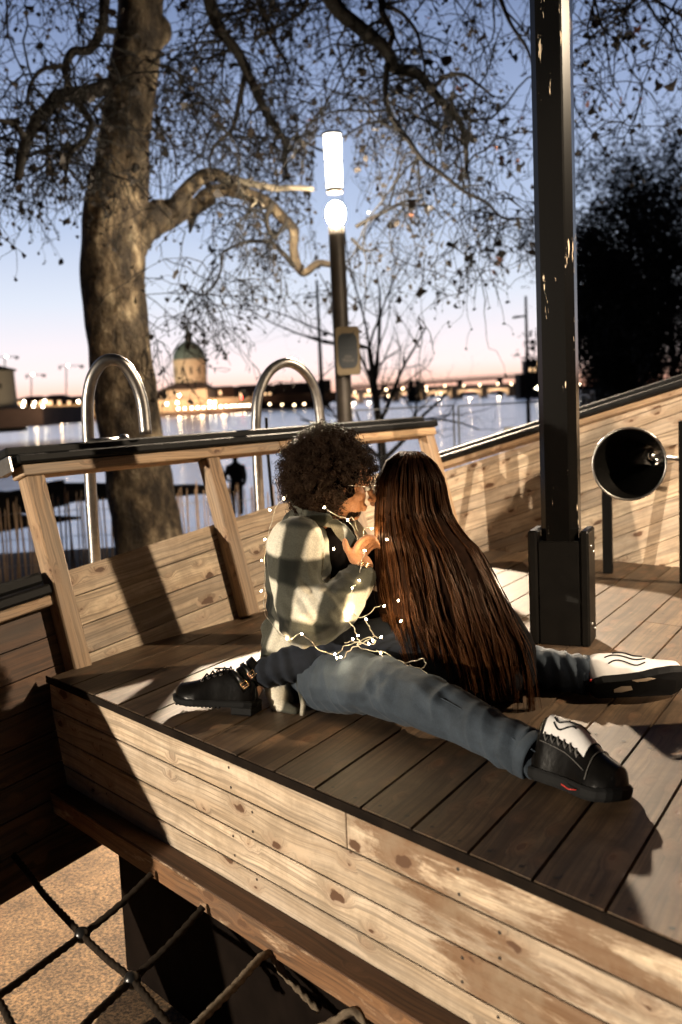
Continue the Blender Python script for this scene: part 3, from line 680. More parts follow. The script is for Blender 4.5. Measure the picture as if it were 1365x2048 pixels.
# lit fork beside the lamp
limb([(240, 490), (275, 455), (322, 432), (368, 416), (400, 412), (430, 402)], 7.98, 8.6, 50, 4, 'bark', n=20)
limb([(385, 428), (384, 445), (380, 466)], 8.4, 8.4, 12, 2, keep=False)
limb([(345, 420), (370, 385), (392, 362), (412, 350), (440, 352), (458, 362)], 8.15, 8.8, 17, 12, 'bark', n=14)
limb([(455, 358), (485, 364), (520, 371), (554, 377), (590, 376), (627, 378)], 8.7, 8.35, 9.5, 4.5, 'pale_bark', n=12)
limb([(392, 412), (412, 392), (436, 381), (487, 388), (533, 404), (569, 440), (588, 462), (588, 505), (606, 545), (635, 527), (662, 529)], 8.5, 8.3, 15, 6, 'bark', n=12)
limb([(590, 535), (560, 500), (540, 485), (500, 483), (470, 492), (445, 505)], 8.25, 8.2, 5, 2.5)
limb([(445, 505), (442, 540), (430, 570), (405, 590), (380, 580)], 8.0, 8.0, 2.5, 1.5)
limb([(545, 405), (533, 440), (548, 475), (565, 455), (580, 440)], 8.1, 8.0, 6, 2, n=8)
limb([(480, 372), (490, 390), (515, 400), (528, 412)], 8.3, 8.0, 3.5, 1.5, 'pale_bark', n=8)
limb([(515, 400), (505, 412), (500, 418)], 8.1, 8.0, 2.2, 1, 'pale_bark', n=8)
# left side
limb(Z1((430, 335), (340, 362), (240, 378), (185, 430), (150, 455), (120, 520), (100, 560), (85, 610), (72, 690)), 7.9, 6.6, 15, 9, n=12)
limb(Z1((105, 550), (70, 500), (35, 478), (-30, 465)), 6.9, 6.6, 8, 4)
limb(Z1((408, -60), (405, 40), (398, 110), (350, 192), (285, 200), (255, 260), (262, 310), (285, 372)), 7.8, 7.4, 11, 6)
limb(Z1((400, 112), (430, 120), (470, 122)), 7.8, 7.9, 7, 6, keep=False)
limb(Z1((250, 258), (170, 270), (125, 320), (110, 380), (130, 430)), 7.5, 7.0, 5, 2.5)
limb(Z1((300, 395), (335, 440), (358, 490), (330, 550), (285, 590), (262, 650), (255, 740)), 7.6, 7.2, 8, 3)
limb(Z1((358, 490), (400, 490), (420, 470)), 7.6, 7.8, 4, 2)
# high limbs crossing the sky, from the trunk above the frame
limb([(300, -330), (350, -200), (400, -90)]+Z1((820, 10), (855, 110), (930, 210), (972, 295), (1030, 420), (1085, 515), (1112, 545), (1110, 620), (1125, 700)), 8.0, 9.2, 16, 3.5)
limb(Z1((1110, 540), (1180, 550), (1250, 585), (1300, 590)), 9.0, 9.6, 3.5, 1.8)
limb(Z1((955, 290), (930, 420), (905, 505), (850, 555), (820, 610), (822, 660)), 8.7, 8.4, 5.5, 2)
limb(Z1((900, 190), (800, 230), (760, 180), (830, 70)), 8.6, 8.2, 3, 2)
limb([(310, -500), (450, -330), (580, -130)]+Z2((0, 10), (100, 100), (205, 190), (250, 268), (330, 285), (385, 350), (440, 410), (500, 480), (522, 580), (522, 690)), 8.0, 7.6, 19, 4)
limb([(700, -120)]+Z2((185, -20), (195, 50), (232, 120), (225, 180)), 7.9, 7.7, 9, 5)
limb(Z2((210, 20), (280, 60), (330, 130), (350, 210), (370, 330)), 7.7, 7.6, 4, 2)
limb(Z2((215, 250), (208, 360), (232, 460), (285, 530), (350, 620), (430, 680), (520, 750), (600, 790), (665, 850), (740, 850)), 7.7, 7.3, 6.5, 2)
limb(Z2((390, 350), (440, 300), (510, 290), (570, 330), (630, 380)), 7.6, 7.3, 5, 2)
limb(Z2((92, 885), (140, 858), (200, 830), (270, 790), (350, 780)), 7.9, 7.8, 4, 1.8)
limb(Z2((75, 930), (120, 975), (165, 975)), 7.9, 7.8, 3, 1.5)
limb([(560, -160)]+Z1((1000, -60), (1025, 40), (1060, 150), (1110, 230), (1135, 290)), 8.4, 8.8, 6, 2)
limb(Z1((1200, -30), (1190, 30), (1110, 90), (1030, 130), (980, 180)), 8.5, 8.6, 5, 2)
limb(Z2((640, -60), (665, 20), (700, 100), (760, 190), (790, 290)), 7.2, 7.0, 5, 2)
limb(Z1((580, 445), (640, 510), (680, 580), (690, 690)), 8.1, 8.1, 3, 1.5)
limb(Z1((600, 245), (690, 280), (725, 340), (830, 320)), 8.1, 8.3, 3, 1.5)
# off-frame limbs from which twigs hang
for (a, c, Y) in (((-120, -60), (150, -90), 7.2), ((330, -60), (620, -90), 8.6), ((620, -60), (900, -100), 7.8), ((900, -80), (1150, -70), 6.8), ((1130, -70), (1420, -50), 6.2), ((1180, -60), (1460, 60), 6.6), ((-60, 120), (-90, 420), 6.8)):
    P = np.array([att(*a, Y), (att(*a, Y)+att(*c, Y))/2+V(0, .2, .08), att(*c, Y)]); LIMBS.append((spline(P, 8), .03, .02))

# twigs, leaves and seed balls
def tube_batch(polys, rads, n=3):
    """many polylines (K, m, 3) to one vertex/face array"""
    K, m, _ = polys.shape; T = np.gradient(polys, axis=1); T /= np.maximum(1e-9, np.linalg.norm(T, axis=2))[..., None]
    ref = np.zeros_like(T); ref[..., 0] = .31; ref[..., 1] = .9; ref[..., 2] = .28
    x = np.cross(T, ref); x /= np.maximum(1e-9, np.linalg.norm(x, axis=2))[..., None]; y = np.cross(T, x)
    a = np.linspace(0, 2*math.pi, n, endpoint=False)
    vs = polys[:, :, None, :]+rads[..., None, None]*(np.cos(a)[None, None, :, None]*x[:, :, None, :]+np.sin(a)[None, None, :, None]*y[:, :, None, :])
    k, i, j = np.meshgrid(np.arange(K), np.arange(m-1), np.arange(n), indexing='ij'); jn = (j+1) % n; b = k*m*n
    f = np.stack([b+i*n+j, b+i*n+jn, b+(i+1)*n+jn, b+(i+1)*n+j], -1).reshape(-1, 4)
    return vs.reshape(-1, 3), f
def fast_mesh(name, vs, fs, mat, parent=None, smooth=True, loc=None, attr=None):
    me = bpy.data.meshes.new(name); off = wloc(parent) if parent is not None else (V(loc) if loc is not None else V(0, 0, 0))
    me.vertices.add(len(vs)); me.vertices.foreach_set('co', (vs-off).astype(np.float32).ravel()); k = fs.shape[1]
    me.loops.add(fs.size); me.polygons.add(len(fs)); me.loops.foreach_set('vertex_index', fs.astype(np.int32).ravel())
    me.polygons.foreach_set('loop_start', np.arange(len(fs), dtype=np.int32)*k); me.polygons.foreach_set('loop_total', np.full(len(fs), k, np.int32))
    me.polygons.foreach_set('use_smooth', np.full(len(fs), smooth))
    if attr is not None:
        at_ = me.attributes.new('tone', 'FLOAT', 'POINT'); at_.data.foreach_set('value', attr.astype(np.float32))
    me.update(calc_edges=True); me.validate(); o = bpy.data.objects.new(name, me); COL.objects.link(o)
    if mat: me.materials.append(mat)
    if parent is not None: o.parent = parent
    elif loc is not None: o.location = Vector(loc)
    return o
def wander(start, d0, length, m, droop, jit, rg):
    K = len(start); P = np.zeros((K, m, 3)); P[:, 0] = start; d = d0/np.linalg.norm(d0, axis=1)[:, None]
    for i in range(1, m):
        d = d+rg.normal(0, jit, (K, 3)); d[:, 2] -= droop; d /= np.linalg.norm(d, axis=1)[:, None]; P[:, i] = P[:, i-1]+d*(length/(m-1))[:, None]
    return P
rg = np.random.default_rng(21)
def pick(limbs, K, rg):
    lens = np.array([np.linalg.norm(np.diff(p, axis=0), axis=1).sum() for p, a, c in limbs]); idx = rg.choice(len(limbs), K, p=lens/lens.sum()); s = []; rr = []
    for i in idx:
        p, a, c = limbs[i]; t = rg.random()**.8*(len(p)-1); k = min(int(t), len(p)-2); f = t-k; s.append(p[k]*(1-f)+p[k+1]*f); rr.append(a+(c-a)*t/(len(p)-1))
    return np.array(s), np.array(rr)
K1 = 310
s1, rr1 = pick(LIMBS[5:], K1, rg)
d1 = rg.normal(0, 1, (K1, 3)); d1[:, 2] = d1[:, 2]*.5-.15; l1 = rg.uniform(.5, 1.3, K1)*TK
P1 = wander(s1, d1, l1, 9, .10, .27, rg); R1 = np.linspace(1, .35, 9)[None]*1.35*np.minimum(.011, np.maximum(.005, rr1*.4))[:, None]
K2 = 2000; i2 = rg.integers(0, K1, K2); j2 = rg.integers(1, 9, K2); s2 = P1[i2, j2]; d2 = rg.normal(0, 1, (K2, 3)); d2[:, 2] -= .35
P2 = wander(s2, d2, rg.uniform(.22, .60, K2)*TK, 7, .16, .30, rg); R2 = np.linspace(.0066, .003, 7)[None]*np.ones((K2, 1))
K3 = 6600; i3 = rg.integers(0, K2, K3); j3 = rg.integers(1, 7, K3); s3 = P2[i3, j3]; d3 = rg.normal(0, 1, (K3, 3)); d3[:, 2] -= .5
P3 = wander(s3, d3, rg.uniform(.07, .24, K3)*TK, 5, .2, .35, rg); R3 = np.linspace(.0034, .0019, 5)[None]*np.ones((K3, 1))
def clear_of_lamp(P):
    d = P-CAMP; z = d@FW; x = 682.5+FPX*(d@RT)/z; y = 1024-FPX*(d@UP)/z
    return ~(((x > 636) & (x < 702) & (y > 275) & (y < 475)).any(1) | (np.linalg.norm(P-LAMP1, axis=2) < .6).any(1))
k1, k2, k3 = clear_of_lamp(P1), clear_of_lamp(P2), clear_of_lamp(P3)
P1, R1, P2, R2, P3, R3 = P1[k1], R1[k1], P2[k2], R2[k2], P3[k3], R3[k3]
VS = []; FS = []; o_ = 0
for P, R, n in ((P1, R1, 5), (P2, R2, 3), (P3, R3, 3)):
    v, f = tube_batch(P, R, n); VS.append(v); FS.append(f+o_); o_ += len(v)
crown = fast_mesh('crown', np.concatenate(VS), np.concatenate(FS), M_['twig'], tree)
def leaf_cloud(pts, size, rg, k=7):
    K = len(pts); a = np.linspace(0, 2*math.pi, k, endpoint=False)
    shape = np.where(np.arange(k) % 2 == 0, 1.0, .62); rad_ = size[:, None]*shape[None]*rg.uniform(.6, 1.15, (K, k))
    n = rg.normal(0, 1, (K, 3)); n /= np.linalg.norm(n, axis=1)[:, None]; x = np.cross(n, rg.normal(0, 1, (K, 3))); x /= np.linalg.norm(x, axis=1)[:, None]; y = np.cross(n, x)
    fold = rg.uniform(-.5, .5, (K, k))
    vs = pts[:, None]+rad_[..., None]*(np.cos(a)[None, :, None]*x[:, None]+np.sin(a)[None, :, None]*y[:, None])+n[:, None]*(rad_*fold)[..., None]
    vs = np.concatenate([vs, pts[:, None]], 1); b = np.arange(K)[:, None]*(k+1); j = np.arange(k)
    f = np.stack([b+j[None], b+((j+1) % k)[None], np.broadcast_to(b+k, (K, k))], -1).reshape(-1, 3)
    return vs.reshape(-1, 3), f
ends = np.concatenate([P3[:, -1], P2[:, -1]]); sel = rg.random(len(ends)) < .72; lp = ends[sel]+V(0, 0, -.012)
v, f = leaf_cloud(lp, 1.45*rg.uniform(.010, .027, len(lp))*np.where(rg.random(len(lp)) < .14, 1.9, 1), rg)
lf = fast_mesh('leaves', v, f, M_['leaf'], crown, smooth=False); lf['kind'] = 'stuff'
# a few big brown leaves still hanging on the right
M_['red_leaf'] = simple('rusty_leaf', (.22, .075, .03), .7, var=.5, scale=8)
bl = np.array([att(x, y, Y) for x, y, Y in [(823, 428, 7.6), (1004, 438, 8.6), (998, 450, 8.6), (985, 518, 8.0), (996, 527, 8.0), (990, 545, 8.0), (1000, 520, 8.0), (924, 340, 8), (855, 35, 7.5), (1030, 325, 7.2), (1003, 316, 7.2), (992, 296, 7.2), (1040, 240, 7), (1176, 208, 6.3), (1170, 300/1.6, 6.3), (1280, 200, 6.2), (1242, 200, 6.2), (1223, 212, 6.2), (576, 273, 9), (590, 280, 9), (620, 240, 8.8), (932, 170, 7.5), (918, 178, 7.5), (1275, 60, 6.2), (968, 262, 7.4), (985, 292, 7.4), (1034, 322, 7.2), (1145, 195, 6.2)]])
v, f = leaf_cloud(bl, rg.uniform(.030, .054, len(bl)), rg, 9); fast_mesh('brown_leaves', v, f, M_['red_leaf'], crown, smooth=False)['kind'] = 'stuff'

def bare_tree(name, base, H, lab, seed, spread=.55, levels=4, nb=5, r0=.09, mat='twig', lean=(0, 0), first=.35, group=None, updir=.25, leaves=0, lsize=.05, kn=(5, 3, 3, 3)):
    rg = np.random.default_rng(seed); T = thing(name, base, lab, 'tree', group); b = V(base)
    m = 10; tr = np.array([b+V(lean[0]*t*H, lean[1]*t*H, H*.62*t) for t in np.linspace(0, 1, m)]); tr[:, :2] += np.cumsum(rg.normal(0, .012*H/m*2, (m, 2)), 0)
    mb = MB(); mb.tube(spline(tr, 3), np.linspace(r0, r0*.4, (m-1)*3+1), 8); mb.build('trunk', M_[mat], T)
    par = tr[None]; rp_ = np.linspace(r0, r0*.4, m)[None]; VS = []; FS = []; o_ = 0; alls = []
    L_ = H*.5
    for lv in range(levels):
        K = len(par)*nb if lv else nb*4
        i = np.repeat(np.arange(len(par)), K//len(par)); lo = int(m*first) if lv == 0 else 2
        j = rg.integers(lo, par.shape[1], K); s = par[i, j]; td = par[i, j]-par[i, np.maximum(j-1, 0)]; td /= np.maximum(1e-9, np.linalg.norm(td, axis=1))[:, None]
        d = td*(.6 if lv else .4)+rg.normal(0, spread, (K, 3)); d[:, 2] += updir*(1.3 if lv == 0 else .6)
        P = wander(s, d, L_*rg.uniform(.55, 1.1, K), 7, -.04, .13, rg); rs = rp_[i, j]*.55
        R = rs[:, None]*np.linspace(1, .35, 7)[None]; R = np.maximum(R, kn[-1]*.0)
        v, f = tube_batch(P, R, kn[min(lv, 3)]); VS.append(v); FS.append(f+o_); o_ += len(v); alls.append(P[:, -1]); alls.append(P[:, 4]); par = P; rp_ = R; L_ *= .52
    cr_ = fast_mesh('crown', np.concatenate(VS), np.concatenate(FS), M_[mat], T)
    if leaves:
        E_ = np.concatenate(alls); pp = E_[rg.integers(0, len(E_), leaves)]+rg.normal(0, lsize*2.2, (leaves, 3)); v, f = leaf_cloud(pp, rg.uniform(.5, 1.2, leaves)*lsize, rg, 5)
        q = fast_mesh('leaves', v, f, M_['dark_leaf'], cr_, smooth=False); q['kind'] = 'stuff'
    return T
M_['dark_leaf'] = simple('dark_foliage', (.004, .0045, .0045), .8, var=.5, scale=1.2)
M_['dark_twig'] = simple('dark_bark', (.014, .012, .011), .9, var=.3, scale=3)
q = at(772, 815, 17.0); bare_tree('young_tree', (q[0], q[1], GZ), 4.6, 'slim bare young tree standing right of the street lamp in front of the bridges', 5, .50, 4, 4, .10, lean=(-.05, 0), first=.35, updir=.32, kn=(6, 4, 3, 3))
for i, (x, Y, H, lab, sd) in enumerate([(1228, 30, 5.6, 'dark bushy tree at the right, lowest and nearest to the boxed pole', 11), (1345, 33, 8.6, 'tallest dark tree at the right edge beside the river', 12), (1450, 28, 8.6, 'dark dense tree cut off by the right edge of the picture', 13)]):
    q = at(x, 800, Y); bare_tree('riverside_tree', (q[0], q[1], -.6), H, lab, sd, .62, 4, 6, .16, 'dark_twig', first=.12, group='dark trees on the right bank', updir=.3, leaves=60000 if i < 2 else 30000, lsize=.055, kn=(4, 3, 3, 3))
# ================================================================ BETWEEN SHIP AND RIVER
# chestnut paling fence
M_['paling'] = simple('weathered_paling', (.40, .27, .17), .9, var=.45, scale=5)
fa, fb = V(-4.9, 11.85, GZ), V(-.05, 12.8, GZ)
pf = thing('paling_fence', (fa+fb)/2, 'rustic split-paling fence wired along the river bank behind the tree', 'fence')
n_ = 99; fd = (fb-fa)
rgf = np.random.default_rng(3)
for k in range(n_):
    t_ = (k+.5+rgf.normal(0, .18))/n_; p = fa+fd*t_; h = rgf.normal(1.0, .06); w = rgf.uniform(.028, .044); tl = rgf.normal(0, .022, 2)
    mb = MB(); q0 = p; q1 = p+V(tl[0], tl[1], h-.04); q2 = p+V(tl[0]*1.05+.003, tl[1], h)
    mb.tube([q0, (q0*.5+q1*.5)+V(rgf.normal(0, .008), 0, 0), q1, q2], [w*.55, w*.52, w*.45, w*.12], 6, flat=.5)
    o = mb.build('picket', M_['paling'], pf)
mb = MB()
for z in (.18, .5, .82): mb.tube([fa+fd*t_+V(0, -.02, z+.01*math.sin(40*t_)) for t_ in np.linspace(0, 1, 60)], .004, 5)
mb.build('wires', M_['steel'], pf)

# fallen trunk on the bank
M_['wet_log'] = simple('wet_dark_log', (.02, .016, .013), .85, var=.4, scale=2)
lg = thing('fallen_log', at(100, 1000, 26), 'dark fallen trunk lying along the water edge behind the paling fence', 'log')
Yl = 27.; mb = MB(); P = np.array([at(-160, 1030, Yl), at(-40, 1020, Yl), at(30, 1005, Yl), at(110, 990, Yl), at(200, 985, Yl), at(300, 982, Yl), at(400, 980, Yl), at(470, 984, Yl)]); R = np.array([46, 38, 26, 24, 18, 13, 10, 5])/FPX*Yl
noisy_tube(mb, P, R, 16, .3, 1.4, 6, 9); mb.build('trunk', M_['wet_log'], lg)
mb = MB(); noisy_tube(mb, np.array([at(60, 985, Yl), at(95, 972, Yl), at(130, 962, Yl)]), np.array([14, 8, 3])/FPX*Yl, 10, .2, 2, 5, 2); mb.build('branch_stub', M_['wet_log'], lg)
mb = MB(); noisy_tube(mb, np.array([at(-60, 1060, Yl-1.2), at(20, 1046, Yl-1.2), at(90, 1040, Yl-1.2), at(160, 1036, Yl-1.2)]), np.array([18, 16, 9, 3])/FPX*Yl, 10, .25, 2, 5, 4); mb.build('branch', M_['wet_log'], lg)

# temporary metal barriers and small things on the bank
M_['galv'] = simple('galvanised_tube', (.26, .26, .26), .5, .5, var=.2)
def barrier(x0, x1, yt, yb, Y, lab):
    a, b_ = at(x0, yt, Y), at(x1, yt-(x1-x0)*.045, Y+.8); B_ = thing('metal_barrier', (a[0], a[1], GZ), lab, 'barrier', 'metal barriers on the bank')
    h = a[2]-GZ; mb = MB()
    for p in (a, b_): mb.tube([V(p[0], p[1], GZ), V(p[0], p[1], a[2])], .014, 8)
    mb.tube([a, V(b_[0], b_[1], a[2])], .010, 8); mb.tube([V(a[0], a[1], GZ+.12), V(b_[0], b_[1], GZ+.12)], .010, 8); mb.build('frame', M_['galv'], B_)
    mb = MB(); n = 26
    for k in range(1, n):
        q = a+(b_-a)*k/n; mb.tube([V(q[0], q[1], GZ+.12), V(q[0], q[1], a[2])], .0022, 3, cap=False)
    for k in range(1, 8):
        z = GZ+.12+(a[2]-GZ-.12)*k/8; mb.tube([V(a[0], a[1], z), V(b_[0], b_[1], z)], .0022, 3, cap=False)
    mb.build('wire_mesh', M_['galv'], B_)
barrier(690, 907, 822, 1000, 13.5, 'metal mesh barrier on the bank just right of the handrail end')
barrier(917, 1100, 812, 1000, 13.5, 'metal mesh barrier behind the starboard wall left of the tall black pole')
barrier(1163, 1190, 782, 900, 16.5, 'metal mesh barrier seen right of the tall black pole')
mb = MB(); p0 = at(1021, 872, 12.5); mb.seg(V(p0[0], p0[1], GZ), V(p0[0], p0[1], p0[2]+.08), .12, .02, (0, 1, 0), .003); mb.box(p0, ((1, 0, 0), (0, 1, 0), (0, 0, 1)), (.155, .03, .22), .004)
o = mb.build('notice_board', simple('grey_white_board', (.5, .48, .45), .7, var=.2), loc=(p0[0], p0[1], GZ)); tag(o, 'small pale notice board behind the starboard wall', 'sign')

# sign box on the lamp post
sg = thing('sign_box', at(696, 700, 10.08), 'rounded beige sign box with a dark oval face and pale lettering on the lamp post', 'sign')
xr = V(math.cos(ang(-4)), math.sin(ang(-4)), 0); yr = V(-xr[1], xr[0], 0); sc_ = at(697, 702, 10.03)
def slab(c, w, h, th, rx, ry, n=7):
    """vertical rounded slab facing the camera"""
    pts = []
    for (sx, sy, a0) in ((1, 1, 0), (-1, 1, 90), (-1, -1, 180), (1, -1, 270)):
        for k in range(n+1):
            a = ang(a0+90*k/n); pts.append((sx*(w/2-rx)+rx*math.cos(a), sy*(h/2-ry)+ry*math.sin(a)))
    m = len(pts); vs = [c+xr*x+ZU*z+yr*s*th/2 for s in (-1, 1) for (x, z) in pts]
    return vs, [tuple(range(m)), tuple(range(2*m-1, m-1, -1))]+[(j, m+j, m+(j+1) % m, (j+1) % m) for j in range(m)]
pxm = 10.03/FPX
mb = MB(); v, f = slab(sc_, 46*pxm, 94*pxm, .10, .03, .03); mb.add(v, f); mb.build('housing', simple('beige_housing', (.20, .155, .09), .6, var=.25), sg)
mb = MB(); v, f = slab(sc_-yr*.056, 38*pxm, 68*pxm, .012, .05, .09); mb.add(v, f); mb.build('face_plate', simple('dark_sign_face', (.008, .016, .022), .4, var=.2), sg)
def text(s_, c, size, mat, par, name='lettering', xd=xr, zd=None):
    cu = bpy.data.curves.new(name, 'FONT'); cu.body = s_; cu.size = size; cu.align_x = 'CENTER'; cu.align_y = 'CENTER'; cu.extrude = .001
    o = bpy.data.objects.new(name, cu); COL.objects.link(o); z = ZU if zd is None else zd; n = np.cross(xd, z); mt = Matrix.Identity(4)
    for i in range(3): mt[i][0] = xd[i]; mt[i][1] = z[i]; mt[i][2] = n[i]
    dg = bpy.context.evaluated_depsgraph_get(); me = bpy.data.meshes.new_from_object(o.evaluated_get(dg)); bpy.data.objects.remove(o); o = bpy.data.objects.new(name, me); COL.objects.link(o); o.parent = par; loc = V(c)-wloc(par); mt.translation = Vector(loc); o.matrix_local = mt; me.materials.clear(); me.materials.append(mat); return o
tm = simple('faded_lettering', (.20, .19, .17), .7, var=.1)
tm2 = simple('faint_lettering', (.05, .06, .065), .7, var=.1)
text('Allo', sc_-yr*.066-ZU*.058, .046, tm, sg); text('Mairie', sc_-yr*.066-ZU*.093, .046, tm, sg); text('TOULOUSE', sc_-yr*.066+ZU*.03, .034, tm2, sg)
mb = MB(); mb.box(at(702, 743, 10.03), (xr, yr, ZU), (.10, .05, .045), .012); mb.build('red_tab', simple('red_tab', (.30, .03, .02), .5), sg)

# tall floodlight masts far off
def mast_far(x, yb, yt, Y, arm, blobs, lab):
    b_, t_ = at(x, yb, Y), at(x-(yb-yt)*.03, yt, Y); b_ = V(t_[0], t_[1], b_[2]); F_ = thing('floodlight_mast', b_, lab, 'floodlight mast', 'floodlight masts on the bank')
    u = Y/FPX; mb = MB(); mb.tube([b_, t_], [4.4*u, 2.4*u], 8); mb.build('pole', M_['dark_twig'], F_)
    mb = MB(); p = V(t_[0], t_[1], at(x, arm, Y)[2]); mb.tube([p, p+V(-22*u, 0, 0)], 2.*u, 6); mb.box(p+V(-19*u, 0, -1*u), ((1, 0, .1), (0, 1, 0), (0, 0, 1)), (16*u, 8*u, 4*u), u); mb.build('lamp_arm', M_['dark_twig'], F_)
    for y in blobs:
        p = V(t_[0], t_[1], at(x, y, Y)[2]); mb = MB(); mb.tube([p, p+V(10*u, 0, 0)], 1.2*u, 6); mb.sphere(p+V(11.5*u, 0, 0), (5.5*u, 4*u, 4.8*u), 10); mb.build('floodlight', M_['dark_twig'], F_)
mast_far(641, 800, 560, 70., 593, (669, 684), 'thin floodlight mast left of the street lamp')
mast_far(1060, 862, 592, 42., 632, (684, 697), 'thin floodlight mast just left of the tall black pole')
mb = MB(); p = at(1247, 745, 55.); mb.tube([V(p[0], p[1], -1.2), V(p[0], p[1], p[2]+.4)], .12, 8); mb.sphere(V(p[0], p[1], p[2]+.5), .28, 10)
o = mb.build('bollard_light', M_['galv'], loc=(p[0], p[1], -1.2)); tag(o, 'pale unlit park lamp post in front of the dark trees at right', 'lamp post')

# ================================================================ FAR BANK
FARK = dict(
 stone=simple('floodlit_stone', (.55, .42, .30), .9, var=.2, scale=.08), brick=simple('dark_brick', (.10, .055, .04), .9, var=.35, scale=.15),
 dark=simple('night_silhouette', (.018, .013, .016), .95, var=.3, scale=.1), slate=simple('dome_slate', (.085, .115, .11), .6, var=.2, scale=.2),
 cream=simple('cream_render', (.60, .50, .38), .9, var=.15, scale=.1), quay=simple('quay_stone', (.50, .38, .26), .9, var=.2, scale=.1))
glow = emis('far_lamp', (1., .86, .62), 34.); glow2 = emis('far_lamp_small', (1., .74, .45), 16.); win = emis('lit_window', (1., .62, .32), 2.2); red = emis('red_signal', (1., .05, .04), 40.)
def fx(x, y, D): return at(x, y, D)
def farbox(mb, x0, x1, y0, y1, D, depth=12.):
    """box whose front spans the given extents at distance D"""
    a, b_ = fx(x0, y0, D), fx(x1, y1, D); c = (a+b_)/2; mb.box(c+V(0, depth/2, 0), ((1, 0, 0), (0, 1, 0), (0, 0, 1)), (abs(b_[0]-a[0]), depth, abs(a[2]-b_[2])), 0)
def beam_light(P, T, E, col=(1, .72, .42), sz=1.2, size=.4):
    l = bpy.data.lights.new('floodlight', 'SPOT'); l.energy = E; l.color = col; l.spot_size = sz; l.spot_blend = .8; l.shadow_soft_size = size
    o = bpy.data.objects.new('floodlight', l); COL.objects.link(o); o.location = Vector(P); o.rotation_euler = Vector(V(T)-V(P)).to_track_quat('-Z', 'Y').to_euler(); return o
DQ = 318.
def lvl(y, D): return at(400, y+0, D)[2]
# domed chapel
DD = 350.; u = DD/FPX; dc = fx(378, 780, DD); dc = V(dc[0], dc[1]+6, dc[2])
ch = thing('domed_chapel', dc, 'floodlit domed chapel with dark green dome and lantern across the river', 'building')
mb = MB(); R_ = 33*u; mb.lathe(dc, ZU, [(R_*1.12, -10*u), (R_*1.12, 5*u), (R_, 6*u), (R_, 56*u), (R_*1.06, 57*u), (R_*1.06, 60*u), (R_*.99, 61*u)], 32); drum = mb.build('drum', FARK['stone'], ch)
mb = MB()
for k in range(12):
    a = 2*math.pi*k/12+.2; q = dc+V(math.cos(a), math.sin(a), 0)*R_*1.002+ZU*38*u
    mb = MB(); mb.box(q, (V(-math.sin(a), math.cos(a), 0), V(math.cos(a), math.sin(a), 0), ZU), (4*u, 1*u, 15*u), .2*u); mb.build('window', FARK['dark'], drum)
mb = MB(); mb.lathe(dc+ZU*60*u, ZU, [(R_*1.0*math.cos(t_), 38*u*math.sin(t_)) for t_ in np.linspace(0, 1.42, 12)]+[(5*u, 38*u), (6.5*u, 39*u)], 32); dome = mb.build('dome', FARK['slate'], ch)
mb = MB(); mb.lathe(dc+ZU*98*u, ZU, [(8*u, 0), (8*u, 2*u), (4.4*u, 3*u), (4.2*u, 11*u), (6*u, 12*u), (5.6*u, 15*u), (4*u, 20*u), (1.6*u, 23*u), (1.1*u, 30*u), (0, 32*u)], 16); mb.build('lantern', FARK['slate'], dome)
mb = MB(); farbox(mb, 322, 415, 781, 806, DD-12, 26); mb.build('nave', FARK['stone'], ch)
mb = MB(); a, b_ = fx(316, 781, DD-14), fx(418, 777, DD-14); z0 = a[2]
mb.add([(a[0], a[1], z0), (b_[0], a[1], z0), (b_[0], a[1]+30, z0), (a[0], a[1]+30, z0), (a[0]+4, a[1]+14, z0+2.6), (b_[0]-4, a[1]+14, z0+2.6)], [(0, 1, 5, 4), (1, 2, 5), (2, 3, 4, 5), (3, 0, 4)]); mb.build('roof', FARK['brick'], ch)
fl1 = beam_light(dc+V(16, -55, 2), dc+ZU*30*u, 100000, (1, .66, .42)); fl1.parent = ch; fl1.location = fl1.location-ch.location
fl2 = beam_light(dc+V(-30, -40, 6), dc+ZU*78*u, 70000, (.95, .85, .6)); fl2.parent = ch; fl2.location = fl2.location-ch.location
# round tower at far left
DT = 120.; ut = DT/FPX; tw = fx(-8, 812, DT)
T_ = thing('round_tower', tw, 'pale round tower with a low dark roof at the left edge across the water', 'tower')
mb = MB(); mb.lathe(tw, ZU, [(56*ut, -52*ut), (54*ut, -8*ut), (48*ut, -4*ut), (42*ut, 4*ut), (41*ut, 30*ut), (40*ut, 66*ut), (43*ut, 68*ut)], 32); mb.build('tower_wall', FARK['cream'], T_)
mb = MB(); mb.lathe(tw+ZU*68*ut, ZU, [(46*ut, 0), (44*ut, 3*ut), (10*ut, 12*ut), (0, 13*ut)], 32); mb.build('roof', FARK['dark'], T_)
for dx in (.25, .92): 
    a = -math.pi/2+dx*.55+.1; mb = MB(); mb.box(tw+V(math.cos(a), math.sin(a), 0)*41*ut+ZU*38*ut, (V(-math.sin(a), math.cos(a), 0), V(math.cos(a), math.sin(a), 0), ZU), (4*ut, 2*ut, 9*ut), 0); mb.build('window', FARK['dark'], T_)
mb = MB(); farbox(mb, -80, 88, 822, 852, DT-8, 20); mb.build('landing', FARK['brick'], T_)
l_ = beam_light(tw+V(10, -16, -1.2), tw+ZU*30*ut, 2600, (1, .85, .62)); l_.parent = T_; l_.location = l_.location-T_.location
